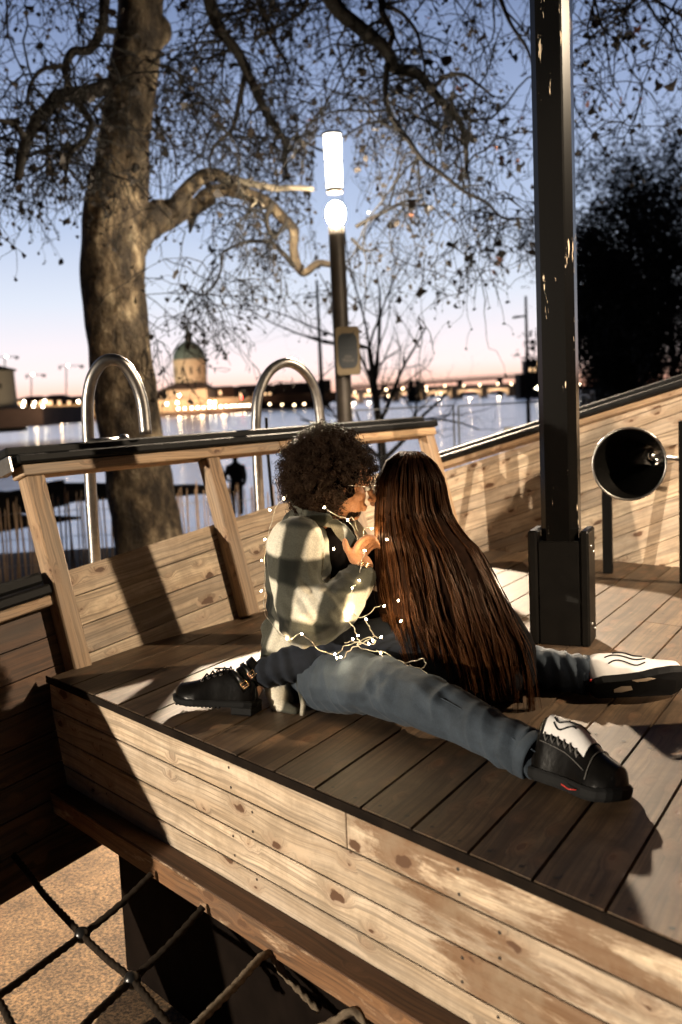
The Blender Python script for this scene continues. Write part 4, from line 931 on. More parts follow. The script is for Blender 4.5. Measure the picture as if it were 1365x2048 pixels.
# quay wall with lamps
qy = thing('quay_wall', fx(300, 820, DQ), 'long lamp-lit stone quay wall under the domed chapel', 'quay')
mb = MB(); a, b_ = fx(60, 838, DQ), fx(512, 815, DQ+30); z1 = WZ+5.2
mb.seg(V(a[0], a[1], (WZ-1+z1)/2), V(b_[0], b_[1], (WZ-1+z1)/2), 6, z1-WZ+1); mb.build('wall', FARK['quay'], qy)
mb = MB(); mb.seg(V(a[0], a[1]-4, WZ+.5), V(b_[0], b_[1]-4, WZ+.5), 5, 1.2); mb.build('footing', FARK['brick'], qy)
ORD = ['leftmost', 'second from the left', 'third from the left', 'fourth from the left', 'fifth from the left', 'sixth from the left', 'seventh from the left', 'eighth from the left', 'ninth from the left', 'tenth from the left', 'sixth from the right', 'fifth from the right', 'fourth from the right', 'third from the right', 'second from the right', 'rightmost']
ORDS = lambda i, n: ORD[i] if i < n/2 or n > 16 else {1: 'rightmost', 2: 'second from the right', 3: 'third from the right', 4: 'fourth from the right', 5: 'fifth from the right', 6: 'sixth from the right', 7: 'seventh from the right', 8: 'eighth from the right'}[n-i]
def lampdot(x, y, D, r, lab, grp, nm='quay_lamp', mat=None, pole=True):
    p = fx(x, y, D); base = V(p[0], p[1], max(WZ, p[2]-3.2)); 
    q = thing(nm, base, lab, 'lamp', grp)
    mb = MB(); mb.sphere(p, r, 8); mb.build('globe', mat or glow, q)
    if pole: mb = MB(); mb.tube([base, p], .08, 5); mb.build('pole', FARK['dark'], q)
    return q
xsq = [357, 370, 384, 396, 408, 419, 430, 442, 453, 463, 472, 481, 490, 498, 508]
for i, x in enumerate(xsq):
    y = 817.5-(x-357)*.052; lampdot(x, y, DQ-6, .30, ORDS(i, len(xsq))+' lamp of the row along the quay top', 'lamps along the quay')
qt = lambda t_, dz, off: V(a[0]+(b_[0]-a[0])*t_, a[1]+(b_[1]-a[1])*t_-off, WZ+dz)
for k in range(9):
    T0 = .06+.10*k; l = bpy.data.lights.new('quay_wash', 'POINT'); l.energy = 900; l.color = (1, .66, .36); l.shadow_soft_size = .5; o = bpy.data.objects.new('quay_wash', l); COL.objects.link(o); o.parent = qy; o.location = Vector(qt(T0, 3.6, 9)-wloc(qy))
# reflections come from the lamps themselves; second row at the water steps
for i, x in enumerate([358, 371, 385, 397, 409, 420, 431, 442, 453, 463, 472, 481, 490]):
    y = 838-(x-357)*.085; p = fx(x, y, DQ-16); 
    q = lampdot(x, y, DQ-16, .24, ORDS(i, 13)+' light of the row at the water line under the quay', 'lights at the water line', 'step_light', glow2, pole=False)
# houses behind the quay (left)
def block(nm, x0, x1, y0, y1, D, mat, lab, rows=0, cols=0, wx=None, roof=0, grp='buildings across the river'):
    B_ = thing(nm, fx((x0+x1)/2, y1, D), lab, 'building', grp); mb = MB(); farbox(mb, x0, x1, y0, y1, D); mb.build('wall', mat, B_)
    if roof:
        a, c = fx(x0-1, y0, D), fx(x1+1, y0, D); z = (a[2]+c[2])/2; h = roof*D/FPX; mb = MB()
        mb.add([(a[0], a[1]-.4, z), (c[0], a[1]-.4, z), (c[0], a[1]+12.4, z), (a[0], a[1]+12.4, z), (a[0]+2, a[1]+6, z+h), (c[0]-2, a[1]+6, z+h)], [(0, 1, 5, 4), (1, 2, 5), (2, 3, 4, 5), (3, 0, 4), (3, 2, 1, 0)]); mb.build('roof', FARK['dark'], B_)
    if rows:
        for r in range(rows):
            for c in range(cols):
                if RNG.random() < .55: continue
                x = x0+(x1-x0)*(c+.5)/cols; y = y0+(y1-y0)*(r+.6)/(rows+.3); p = fx(x, y, D)
                mb = MB(); mb.box(p+V(0, -.1, 0), ((1, 0, 0), (0, 1, 0), (0, 0, 1)), (.9, .3, 1.4), 0); mb.build('window', win, B_)
    return B_
block('town_house', 34, 84, 797, 838, 330, FARK['brick'], 'dark brick building just right of the round tower', 2, 8, roof=5)
block('town_house', 82, 128, 795, 836, 330, FARK['brick'], 'dark building behind the three clusters of lamps', 2, 8, roof=6)
block('town_house', 126, 172, 800, 836, 325, FARK['brick'], 'reddish riverside building left of the big tree trunk', 3, 9, roof=8)
block('town_house', 168, 232, 796, 834, 330, FARK['brick'], 'reddish building mostly behind the big tree trunk', 3, 9, roof=6)
block('town_house', 300, 330, 786, 822, 372, FARK['brick'], 'dark building between tree trunk and domed chapel', 1, 5, roof=5)
block('hospital_wing', 412, 470, 776, 812, 380, FARK['brick'], 'long dark reddish building right of the domed chapel', 2, 9, roof=4)
block('hospital_wing', 468, 545, 773, 808, 390, FARK['dark'], 'dark long building seen through the right steel hoop, left part', 1, 8, roof=4)
block('town_house', 543, 640, 770, 806, 400, FARK['dark'], 'dark wide building seen behind the right steel hoop', 0, 0, roof=5)
block('town_house', 636, 664, 760, 806, 380, FARK['dark'], 'dark flat-topped building just left of the street lamp pole')
for i, (x, y) in enumerate(((41, 828), (46, 812), (49, 803), (67, 812), (70, 805), (86, 814), (90, 802), (133, 828), (157, 803))): lampdot(x, y, 300, .33, ORDS(i, 9)+' of the globe lamps among the dark houses left of the tree', 'lamps among the houses on the left')
for i, (x, y) in enumerate(((313, 795), (334, 808), (355, 805), (359, 791), (420, 804), (430, 805))): lampdot(x, y, 330, .36, ORDS(i, 6)+' of the lamps around the domed chapel', 'lamps around the domed chapel')
p = fx(484, 796, 330); o = lampdot(484, 796, 330, .3, 'red signal light on the dark building right of the chapel', None, 'signal_light', red, False)
# road bridge with lamps, mid
br = thing('road_bridge', fx(560, 795, 360), 'low dark bridge with a pale parapet right of the quay', 'bridge')
mb = MB(); farbox(mb, 505, 690, 791, 800, 362, 8); mb.build('deck', FARK['brick'], br); mb = MB(); farbox(mb, 500, 660, 798, 814, 366, 6); mb.build('pier_wall', FARK['dark'], br)
for i, (x, y) in enumerate(((540, 808), (565, 809), (589, 810), (609, 808))): lampdot(x, y, 350, .34, ORDS(i, 4)+' of the four lamps under the low dark bridge', 'lamps under the low bridge', mat=glow2)
# far bridges to the right
b2 = thing('stone_bridge', fx(900, 790, 560), 'old stone arch bridge with lit arches far down the river', 'bridge'); D2 = 560.
mb = MB(); pa, pb = fx(690, 784, D2), fx(1075, 769, D2+10); mb.seg(pa, pb, 8, 2.6); 
x_ = [690, 720, 752, 790, 845, 905, 965, 1020, 1070]
for x in x_: q = pa+(pb-pa)*(x-690)/385; mb.seg(V(q[0], q[1], WZ-1), V(q[0], q[1], q[2]), 7, 4., (1, 0, 0))
deck2 = mb.build('deck', FARK['dark'], b2)
for i in range(len(x_)-1):
    q0 = pa+(pb-pa)*(x_[i]-690)/385; q1 = pa+(pb-pa)*(x_[i+1]-690)/385; c = (q0+q1)/2; w = np.linalg.norm(q1-q0)/2-1.5; hgt = q0[2]-WZ-1.5
    vs = []; fs = []; n = 14
    for k in range(n+1):
        a = math.pi*k/n; x = -w*math.cos(a); z = WZ+hgt*.85*math.sin(a)
        for y in (-3.4, 3.4): vs.append((c[0]+x*nrm(q1-q0)[0], c[1]+y, z)); vs.append((c[0]+x, c[1]+y, q0[2]+.9))
    mb = MB(); fs = [(4*k, 4*k+4, 4*k+5, 4*k+1) for k in range(n)]+[(4*k+2, 4*k+3, 4*k+7, 4*k+6) for k in range(n)]+[(4*k, 4*k+2, 4*k+6, 4*k+4) for k in range(n)]; mb.add(vs, fs); mb.build('arch', FARK['stone'], b2)
    if i in (0, 1, 3, 4, 5, 6):
        l = bpy.data.lights.new('arch_light', 'POINT'); l.energy = 5000; l.color = (1, .75, .5); l.shadow_soft_size = .6; o = bpy.data.objects.new('arch_light', l); COL.objects.link(o); o.parent = b2; o.location = Vector(V(c[0], c[1]-6.5, WZ+1.2)-wloc(b2))
_fb = sorted(((710, 784, .5), (738, 781, .7), (806, 777, .7), (773, 779, .7), (853, 774, .6), (853.5, 781, .5), (890, 772, .5), (928, 771, .5), (960, 770, .6), (996, 768, .6), (1023, 768, .6), (1075, 777, .5), (873, 788, .5), (882, 788, .5), (777, 792, .5)))
for i, (x, y, r_) in enumerate(_fb):
    lampdot(x, y, 540, r_*.7, ORDS(i, len(_fb))+' of the tiny lamps on the far stone bridge', 'lamps on the far bridges', mat=glow2, pole=False)
b3 = thing('steel_bridge', fx(860, 760, 620), 'long dark steel truss bridge against the sunset', 'bridge'); D3 = 620.
pa, pb = fx(690, 776, D3), fx(1075, 751, D3); mb = MB(); mb.seg(pa, pb, 6, 1.5)
for k in range(60):
    q = pa+(pb-pa)*k/60; mb.seg(q, q+V(0, 0, 1.9), .35, .35, (1, 0, 0))
mb.seg(pa+V(0, 0, 2), pb+V(0, 0, 2), .5, .4); mb.build('truss', FARK['dark'], b3)
mb = MB()
for x in (700, 770, 845, 920, 1000, 1070):
    q = pa+(pb-pa)*(x-690)/385; mb = MB(); mb.seg(V(q[0], q[1], WZ-1), q, 4, 3, (1, 0, 0)); mb.build('pier', FARK['dark'], b3)
pr_ = thing('river_pier', fx(828, 805, 480), 'dark two-headed pier standing in the river in front of the far bridges', 'pier')
mb = MB(); farbox(mb, 816, 843, 772, 812, 480, 8); 
for x in (822, 836): mb.sphere(fx(x, 768, 484), (1.5, 1.5, 2.1), 10)
mb.build('masonry', FARK['dark'], pr_)
block('tower_block', 1055, 1092, 720, 760, 420, simple('dim_concrete', (.05, .045, .06), .9), 'dark flat block at the right end of the far bridges', 3, 4)
block('abutment', 1040, 1100, 748, 806, 410, FARK['dark'], 'black bridge abutment next to the tall black pole')
for i, (x, y) in enumerate(((1073, 777), (1079, 772), (1080.5, 780), (1160, 769))): lampdot(x, y, 300, .28, ORDS(i, 4)+' of four small lamps at the foot of the right bank', 'lamps at the right bank', pole=False)
# cranes
for (x, y0, y1, D, l0, l1, lab) in ((133, 792, 732, 500, 118, 168, 'largest construction crane, third from the left'), (63, 794, 750, 520, 52, 92, 'middle of the three construction cranes'), (10, 790, 714, 500, -20, 38, 'construction crane at the left edge above the round tower')):
    K_ = thing('tower_crane', fx(x, y0, D), lab, 'crane', 'construction cranes on the left skyline'); mb = MB(); u_ = D/FPX
    mb.seg(fx(x, y0, D), fx(x, y1, D), 1.1*u_*1.6, 1.1*u_*1.6, (0, 1, 0)); mb.build('crane_mast', FARK['dark'], K_)
    mb = MB(); mb.seg(fx(l0, y1, D), fx(l1, y1-1, D), 1.0*u_, 1.5*u_); mb.build('jib', FARK['dark'], K_)
    mb = MB(); mb.box(fx(l1-4, y1+2, D), ((1, 0, 0), (0, 1, 0), (0, 0, 1)), (7*u_, 2*u_, 4*u_)); mb.box(fx(l0+2, y1+4, D), ((1, 0, 0), (0, 1, 0), (0, 0, 1)), (4*u_, 2*u_, 5*u_)); mb.build('counterweight', FARK['dark'], K_)
    mb = MB(); mb.sphere(fx(x+3, y1-1, D-2), 2.0*u_*.9, 8); mb.build('lamp', glow, K_)
# low tree line on the far right bank and hills
hl = MB(); P = []
rgh = np.random.default_rng(5)
xs_ = np.linspace(-900, 2600, 240); hh = [9+5*math.sin(x*.006)+3*math.sin(x*.03)+rgh.normal(0, .7) for x in xs_]
vs = []
for x, h in zip(xs_, hh):
    xw = (x-682)/FPX*900; h = h*(.25 if x > 690 else .8); vs += [(xw, 900, WZ-2), (xw, 905, WZ+2+h*.55), (xw, 960, WZ-2)]
fs = []
for k in range(len(xs_)-1): fs += [(3*k, 3*k+3, 3*k+4, 3*k+1), (3*k+1, 3*k+4, 3*k+5, 3*k+2)]
hl.add(vs, fs); o = hl.build('far_bank_woods', FARK['dark']); o['kind'] = 'structure'
# land on the right bank under the dark trees
vs = []; fs = []
mb = MB(); mb.add([(7, 18, -1.2), (60, 18, -1.0), (160, 90, -.4), (300, 330, 0.), (82, 300, -.6), (16, 60, -1.5), (9.5, 34, -1.6)], [(0, 1, 2, 3, 4, 5, 6)]); mb.add([(7, 18, -1.2), (9.5, 34, -1.6), (16, 60, -1.5), (82, 300, -.6), (81, 300, -3), (15.2, 60, -3), (8.7, 34, -3), (6.2, 18, -3)], [(0, 1, 6, 7), (1, 2, 5, 6), (2, 3, 4, 5)])
o = mb.build('right_bank', FARK['dark']); o['kind'] = 'structure'
# ================================================================ PEOPLE
from mathutils import noise as mnoise
def organic(name, prims, mat, parent, voxel=.007, smooth=6, disp=None, fac=.5):
    """one continuous skin: union of tapered chains and ellipsoids, voxel-fused, smoothed and displaced"""
    mb = MB()
    for p in prims:
        if p[0] == 'c':        # chain: points, radii
            P = np.array(p[1], float); R = np.array(p[2], float); Q = spline(np.column_stack([P, R]), 6) if len(P) > 2 else np.array([np.r_[P[0]*(1-t)+P[1]*t, R[0]*(1-t)+R[1]*t] for t in np.linspace(0, 1, 8)])
            mb.tube(Q[:, :3], Q[:, 3], 14, flat=p[3] if len(p) > 3 else 1.0)
            mb.sphere(Q[0, :3], Q[0, 3]*.98, 12); mb.sphere(Q[-1, :3], Q[-1, 3]*.98, 12)
        elif p[0] == 'e': mb.sphere(p[1], p[2], 16, p[3] if len(p) > 3 else None)
        elif p[0] == 'b': mb.box(p[1], p[3], p[2], min(p[2])*.3)
    tmp = mb.build('tmp'); r = tmp.modifiers.new('r', 'REMESH'); r.mode = 'VOXEL'; r.voxel_size = voxel; r.use_smooth_shade = True
    if smooth: s_ = tmp.modifiers.new('s', 'SMOOTH'); s_.iterations = smooth; s_.factor = fac
    dg = bpy.context.evaluated_depsgraph_get(); ev = tmp.evaluated_get(dg); me = bpy.data.meshes.new_from_object(ev); 
    n = len(me.vertices); co = np.zeros(n*3); me.vertices.foreach_get('co', co); co = co.reshape(-1, 3)
    if disp:
        no = np.zeros(n*3); me.vertex_normals.foreach_get('vector', no); no = no.reshape(-1, 3); co = co+no*disp(co, no)[:, None]
    co = co-(wloc(parent) if parent is not None else 0); me.vertices.foreach_set('co', co.ravel()); 
    me.polygons.foreach_set('use_smooth', np.ones(len(me.polygons), bool)); me.update(); me.name = name
    bpy.data.objects.remove(tmp); o = bpy.data.objects.new(name, me); COL.objects.link(o); me.materials.clear()
    me.materials.append(mat)
    if parent is not None: o.parent = parent
    return o
def vnoise(co, sc, seed=0.):
    return np.array([mnoise.noise(Vector((p[0]*sc[0]+seed, p[1]*sc[1], p[2]*sc[2]))) for p in co])
def gauss(co, c, s): return np.exp(-((co-V(c))**2).sum(1)/(2*s*s))
def creases(co, c, axis, s, k, amp):
    """sharp cloth folds running across 'axis' around point c"""
    w = gauss(co, c, s); t = (co-V(c))@nrm(axis)+.25*vnoise(co, (14, 14, 14), 3.)*s; q = np.sin(t*k); return amp*w*(np.abs(q)**1.5*np.sign(q)-.3)

# -- materials
def cloth(name, col, rough=.85, weave=900., bs=.25, var=.18, sheen=.3, scale=6.):
    m, t, b = newmat(name); tc = N_(t, 'ShaderNodeTexCoord'); n = N_(t, 'ShaderNodeTexNoise', {'Vector': tc.outputs['Object'], 'Scale': scale, 'Detail': 7., 'Roughness': .65})
    w = N_(t, 'ShaderNodeTexNoise', {'Vector': tc.outputs['Object'], 'Scale': weave*.4, 'Detail': 2.})
    t.links.new(mixc(t, .5, ramp(t, n.outputs[0], [(.3, tuple(q*(1-var) for q in col)), (.7, tuple(q*(1+var) for q in col))]), ramp(t, w.outputs[0], [(.3, g(.6)), (.7, g(1.25))]), 'MULTIPLY'), b.inputs['Base Color'])
    b.inputs['Roughness'].default_value = rough; b.inputs['Sheen Weight'].default_value = sheen; b.inputs['Specular IOR Level'].default_value = .2; bump(t, b, w.outputs[0], bs, .001); return m
SKIN = cloth('brown_skin', (.36, .17, .085), .5, 500, .1, .12, 0.); SKIN2 = cloth('light_skin', (.55, .33, .22), .5, 500, .1, .1, 0.)
JEAN = cloth('grey_blue_denim', (.033, .044, .058), .85, 1100, .5, .35, .05, 9.); JEAN2 = cloth('dark_navy_denim', (.009, .012, .019), .85, 1100, .4, .4, .03, 9.)
BLACKC = cloth('black_coat_cloth', (.006, .005, .005), .95, 700, .3, .3, .0); BLACKC.node_tree.nodes['Principled BSDF'].inputs['Specular IOR Level'].default_value = .04
# large soft check for the jacket
m, t, b = newmat('plaid_flannel'); tc = N_(t, 'ShaderNodeTexCoord'); ns = N_(t, 'ShaderNodeTexNoise', {'Vector': tc.outputs['Object'], 'Scale': 7., 'Detail': 2.})
wv = N_(t, 'ShaderNodeVectorMath', {0: tc.outputs['Object']}, operation='ADD'); sc_n = N_(t, 'ShaderNodeVectorMath', {0: ns.outputs['Color'], 1: (.035, .035, .035)}, operation='MULTIPLY'); t.links.new(sc_n.outputs[0], wv.inputs[1])
def band(vec, off, period, lo, hi):
    d = N_(t, 'ShaderNodeVectorMath', {0: wv.outputs[0], 1: tuple(vec)}, operation='DOT_PRODUCT').outputs['Value']
    f = math_(t, 'FRACT', math_(t, 'DIVIDE', math_(t, 'ADD', d, off+50*period), period)); tri = math_(t, 'ABSOLUTE', math_(t, 'SUBTRACT', f, .5))
    return N_(t, 'ShaderNodeMapRange', {0: tri, 1: lo, 2: hi}, interpolation_type='SMOOTHSTEP').outputs[0]
bz = band((.15, 0, 1.0), .028, .165, .215, .32); bx = band((.93, -.35, -.10), -.012, .150, .225, .33)
dark = math_(t, 'MULTIPLY', math_(t, 'ADD', bz, bx), .5); n9 = N_(t, 'ShaderNodeTexNoise', {'Vector': tc.outputs['Object'], 'Scale': 220., 'Detail': 3.})
c_ = ramp(t, dark, [(0., (.64, .60, .49)), (.5, (.050, .050, .039)), (1., (.007, .008, .006))]); c_ = mixc(t, .55, c_, ramp(t, n9.outputs[0], [(.3, g(.6)), (.7, g(1.2))]), 'MULTIPLY')
t.links.new(c_, b.inputs['Base Color']); b.inputs['Roughness'].default_value = .9; b.inputs['Sheen Weight'].default_value = .08; b.inputs['Specular IOR Level'].default_value = .15; bump(t, b, n9.outputs[0], .35, .0015); PLAID = m
LEATHER = simple('black_leather', (.004, .0036, .0032), .22, var=.3, scale=30, bmp=.09, bscale=70, spec=.20)
SOLE = simple('black_rubber_sole', (.006, .006, .006), .7, var=.3, scale=40, spec=.12); WHITE = simple('white_sneaker_upper', (.62, .60, .58), .55, var=.08, scale=25, bmp=.15, bscale=300)
BUCKLE = simple('gold_buckle', (.75, .50, .30), .25, 1., var=.1); REDM = simple('red_trim', (.55, .03, .02), .5)
def hairmat(name, c1, c2, rough=.34, spec=.5):
    m, t, b = newmat(name); a = N_(t, 'ShaderNodeAttribute'); a.attribute_name = 'tone'; t.links.new(ramp(t, a.outputs['Fac'], [(0, c1), (1, c2)]), b.inputs['Base Color'])
    b.inputs['Roughness'].default_value = rough; b.inputs['Specular IOR Level'].default_value = spec; b.inputs['Specular Tint'].default_value = (1, .66, .42, 1); return m
HAIRM = hairmat('dark_curly_hair', (.004, .0025, .002), (.020, .010, .006), .55, .20); HAIRG = hairmat('long_brown_hair', (.006, .0025, .0015), (.125, .045, .015), .40, .36); _a = [n for n in HAIRG.node_tree.nodes if n.type == 'ATTRIBUTE'][0]; HAIRG.node_tree.links.new(math_(HAIRG.node_tree, 'MULTIPLY', _a.outputs['Fac'], .55), HAIRG.node_tree.nodes['Principled BSDF'].inputs['Specular IOR Level'])

# ---------------------------------------------------------------- the man
man = thing('person', (-.12, 3.12, DZ), 'man with a dark afro, cream and black plaid jacket and grey-blue jeans, kissing the woman', 'person')
def head_prims(c, F, U, k=1.0):
    F = nrm(F); S_ = nrm(np.cross(U, F)); U = np.cross(F, S_); A = (F, S_, U); c = V(c)
    P = lambda f, s, u: c+(F*f+S_*s+U*u)*k
    e = lambda f, s, u, a, b_, d: ('e', P(f, s, u), (a*k, b_*k, d*k), A)
    return [e(-.012, 0, .028, .096, .076, .088), e(.020, 0, -.030, .066, .060, .075), e(.052, 0, -.082, .026, .030, .022), e(.030, 0, -.066, .045, .047, .030),
            ('c', [P(.082, 0, .022), P(.098, 0, -.004), P(.112, 0, -.022)], [.0085*k, .010*k, .0125*k]), e(.100, .011, -.027, .009, .008, .007), e(.100, -.011, -.027, .009, .008, .007),
            e(.078, 0, .040, .018, .046, .010), e(.083, 0, -.050, .014, .022, .0065), e(.082, 0, -.061, .013, .020, .007),
            e(.058, .040, -.012, .022, .020, .022), e(.058, -.040, -.012, .022, .020, .022), e(.078, .030, .018, .009, .014, .008), e(.078, -.030, .018, .009, .014, .008),
            e(-.002, .077, -.004, .016, .008, .028), e(-.002, -.077, -.004, .016, .008, .028)], P, A
mF = nrm(V(.96, .05, -.22)); mU = V(.2, 0, .97); mC = at(682, 972, 3.15)
hp, HP, HA = head_prims(mC, mF, mU)
mN = at(640, 1050, 3.17); 
shN, elN, wrN = at(592, 1095, 2.97), at(618, 1245, 2.865), at(722, 1140, 2.97)
shF, elF, wrF = V(-.06, 3.34, 1.13), V(.06, 3.45, .98), V(.25, 3.36, 1.02)
pel = V(-.12, 3.14, .755); hipN, kneN, ankN = V(-.075, 2.985, .745), at(862, 1405, 2.66), at(1072, 1516, 2.385)
hipF, kneF, ankF = V(-.05, 3.27, .745), V(.38, 3.27, .745), at(1176, 1352, 3.03)
def hand_prims(w, p, kn, up, fingers, thumb, k=1.0):
    """w wrist, p palm centre, kn list of 4 knuckles, fingers list of 4 chains (after the knuckle), thumb chain"""
    out = [('c', [w, p], [.024*k, .026*k])]
    for q, f, r in zip(kn, fingers, (.0092, .0095, .0090, .0080)):
        out.append(('c', [V(p)*.6+V(q)*.4, q], [.016*k, r*1.15*k])); out.append(('c', [q]+f, [r*1.1*k]+[r*k*(1-.10*i) for i in range(len(f))]))
    out.append(('c', [V(w)*.55+V(p)*.45]+thumb, [.015*k, .0125*k, .0105*k, .009*k][:len(thumb)+1])); return out
# near hand: wrist in the cuff, fingers closing on the lapel and the woman's neck
h = lambda x, y, Y: at(x, y, Y)
hN = [('c', [h(724, 1128, 2.96), h(716, 1112, 2.955)], [.025, .026]), ('c', [h(716, 1114, 2.955), h(712, 1103, 2.95)], [.025, .018])]
for dx, dy, Y_, r_ in ((-2, -3, 2.936, .0080), (4, 3, 2.956, .0084), (9, 9, 2.976, .0080), (13, 16, 2.994, .0070)):
    c_ = [h(712+dx*.6, 1105+dy*.5, Y_), h(719+dx, 1091+dy, Y_-.003), h(729+dx, 1081+dy, Y_), h(741+dx, 1076+dy, Y_+.010), h(752+dx*.6, 1080+dy, Y_+.028)]
    hN.append(('c', c_, [r_*1.5, r_*1.16, r_*1.02, r_*.98, r_*.8]))
hN.append(('c', [h(708, 1118, 2.950), h(700, 1106, 2.938), h(693, 1094, 2.932), h(690, 1081, 2.930)], [.016, .0115, .0105, .0082]))
def foot_stub(a, f, u): return [('c', [a, V(a)+nrm(f)*.06-nrm(u)*.05, V(a)+nrm(f)*.15-nrm(u)*.06], [.036, .034, .024])]
prims = hp+[('c', [mC-mF*.03-V(0, 0, .03), mN, mN+V(-.02, 0, -.06)], [.055, .054, .055]),
    ('e', V(-.11, 3.16, 1.06), (.085, .15, .12)), ('c', [V(-.12, 3.16, 1.05), V(-.13, 3.15, .90), pel], [.085, .095, .12]),
    ('c', [shN, elN], [.052, .042]), ('c', [elN, wrN, h(724, 1128, 2.96)], [.042, .030, .026]), ('c', [shF, elF], [.052, .042]), ('c', [elF, wrF, wrF+V(.06, -.02, .02)], [.042, .030, .030]),
    ('c', [hipN, kneN], [.085, .056]), ('c', [kneN, ankN], [.055, .036]), ('c', [hipF, kneF], [.085, .056]), ('c', [kneF, ankF], [.055, .034])]+hN
prims += hand_prims(wrF+V(.05, -.02, .02), wrF+V(.11, -.05, .03), [wrF+V(.15, -.10+.02*i, .02+.018*i) for i in range(4)], None, [[wrF+V(.17, -.13+.02*i, .02+.018*i), wrF+V(.16, -.15+.02*i, .02+.018*i)] for i in range(4)], [wrF+V(.08, -.07, .06), wrF+V(.10, -.10, .08)])
shoeN_f = nrm(V(.62, -.74, -.02)); shoeN_u = nrm(V(.10, .16, .98)); shoeF_f = nrm(V(1., -.08, .10)); shoeF_u = nrm(V(-.08, .80, .60)); hF = at(1187, 1386, 2.935); hN_ = V(.440, 2.375, DZ+.005)
prims += [('c', [ankN, hN_+shoeN_f*.08+shoeN_u*.06, hN_+shoeN_f*.15+shoeN_u*.045], [.034, .028, .018]), ('c', [ankF, hF+shoeF_f*.08+shoeF_u*.055, hF+shoeF_f*.20+shoeF_u*.042], [.034, .030, .020])]
body = organic('body', prims, SKIN, man, .0040, 2)
# brows, eyes, beard and glasses belong to the face
mb = MB()
for s_ in (-1, 1): mb.sphere(HP(.080, .030*s_, .012), .0115, 12)
mb.build('eyes', simple('eye_white', (.6, .58, .55), .2, var=.05), man)
# beard: short curls over jaw and chin
def curls(name, roots, nrmls, length, rad_, turns, th, mat, parent, rg, m=14, jit=.25):
    K = len(roots); d = nrmls+rg.normal(0, jit, (K, 3)); d /= np.linalg.norm(d, axis=1)[:, None]; x = np.cross(d, rg.normal(0, 1, (K, 3))); x /= np.linalg.norm(x, axis=1)[:, None]; y = np.cross(d, x)
    t_ = np.linspace(0, 1, m)[None, :, None]; L_ = (length*rg.uniform(.6, 1.15, K))[:, None, None]; a = 2*math.pi*turns*t_*rg.uniform(.7, 1.2, K)[:, None, None]+rg.uniform(0, 6.28, K)[:, None, None]
    r_ = rad_*rg.uniform(.6, 1.4, K)[:, None, None]*np.minimum(1, t_*4)
    P = roots[:, None]+d[:, None]*L_*t_+x[:, None]*np.cos(a)*r_+y[:, None]*np.sin(a)*r_; P[..., 2] -= (L_*t_**2*.12)[..., 0]
    v, f = tube_batch(P, np.full((K, m), th)*np.linspace(1, .6, m)[None], 3); tone = np.repeat(np.clip(rg.normal(.45, .22, K), 0, 1), m*3)
    return fast_mesh(name, v, f, mat, parent, attr=tone)
rgm = np.random.default_rng(77)
K_ = 2000; th_ = rgm.uniform(-1.25, 1.25, K_); ph_ = rgm.uniform(-.35, 1.0, K_)
dl = np.stack([np.cos(th_)*np.cos(ph_), np.sin(th_)*np.cos(ph_), -np.sin(ph_)], 1)
ok = ~((np.abs(th_) < .30) & (ph_ < .18)); dl = dl[ok & (ph_ > .42)]
roots = np.array([HP(.022+.052*q[0], .050*q[1], -.048+.052*q[2]) for q in dl]); nn = dl@np.array([HA[0], HA[1], HA[2]])
curls('beard', roots, nn, .012, .0022, 1.6, .0008, HAIRM, man, rgm, 10)
# afro
AC = at(654, 948, 3.17); AR = V(.148, .150, .150)
M_['under'] = simple('hair_base', (.003, .002, .0015), 1., var=.3, scale=40, spec=.0)
K_ = 5200; q = rgm.normal(0, 1, (K_, 3)); q /= np.linalg.norm(q, axis=1)[:, None]
lump = 1+.11*np.array([mnoise.noise(Vector(list(p*2.3))) for p in q])+.08*np.array([mnoise.noise(Vector(list(p*5.))) for p in q])
keep = ~((q@mF > .45) & ((q@HA[2]) < -.02)) & (q[:, 2] > -.92)
# keep the lower front open for the cheek
toface = (AC+q*AR*.9)-mC; keep &= ~((toface@HA[0] > .012) & (toface@HA[2] < .010))
q = q[keep]; lump = lump[keep]
depth_ = rgm.uniform(.62, .97, len(q))
roots = AC+q*AR*(depth_*lump)[:, None]
curls('hair', roots, q, .036, .0062, 3.0, .00115, HAIRM, man, rgm, 20, .35)
hairs = [o for o in man.children if o.name.startswith('hair')][0]
organic('hair_volume', [('e', AC, AR*.86), ('e', mC+HA[2]*.035-HA[0]*.02, (.098, .085, .09), HA), ('c', [AC-V(.03, 0, .02), mN+V(-.035, 0, .03)], [.10, .06])], M_['under'], hairs, .012, 3, lambda co, no: .012*vnoise(co, (28, 28, 28)))
# glasses
mb = MB(); gl = lambda f, s, u: HP(f, s, u)
for s_ in (-1, 1): mb.tube([gl(.103+.004*math.cos(a), s_*.034+.024*math.cos(a), .016+.019*math.sin(a)) for a in np.linspace(0, 2*math.pi, 25)], .0011, 6, cap=False); mb.tube([gl(.10, s_*.058, .018), gl(.05, s_*.078, .016), gl(-.01, s_*.083, .010)], .0011, 6)
mb.tube([gl(.107, -.011, .018), gl(.112, 0, .022), gl(.107, .011, .018)], .0011, 6); mb.build('glasses', M_['bolt'], man)
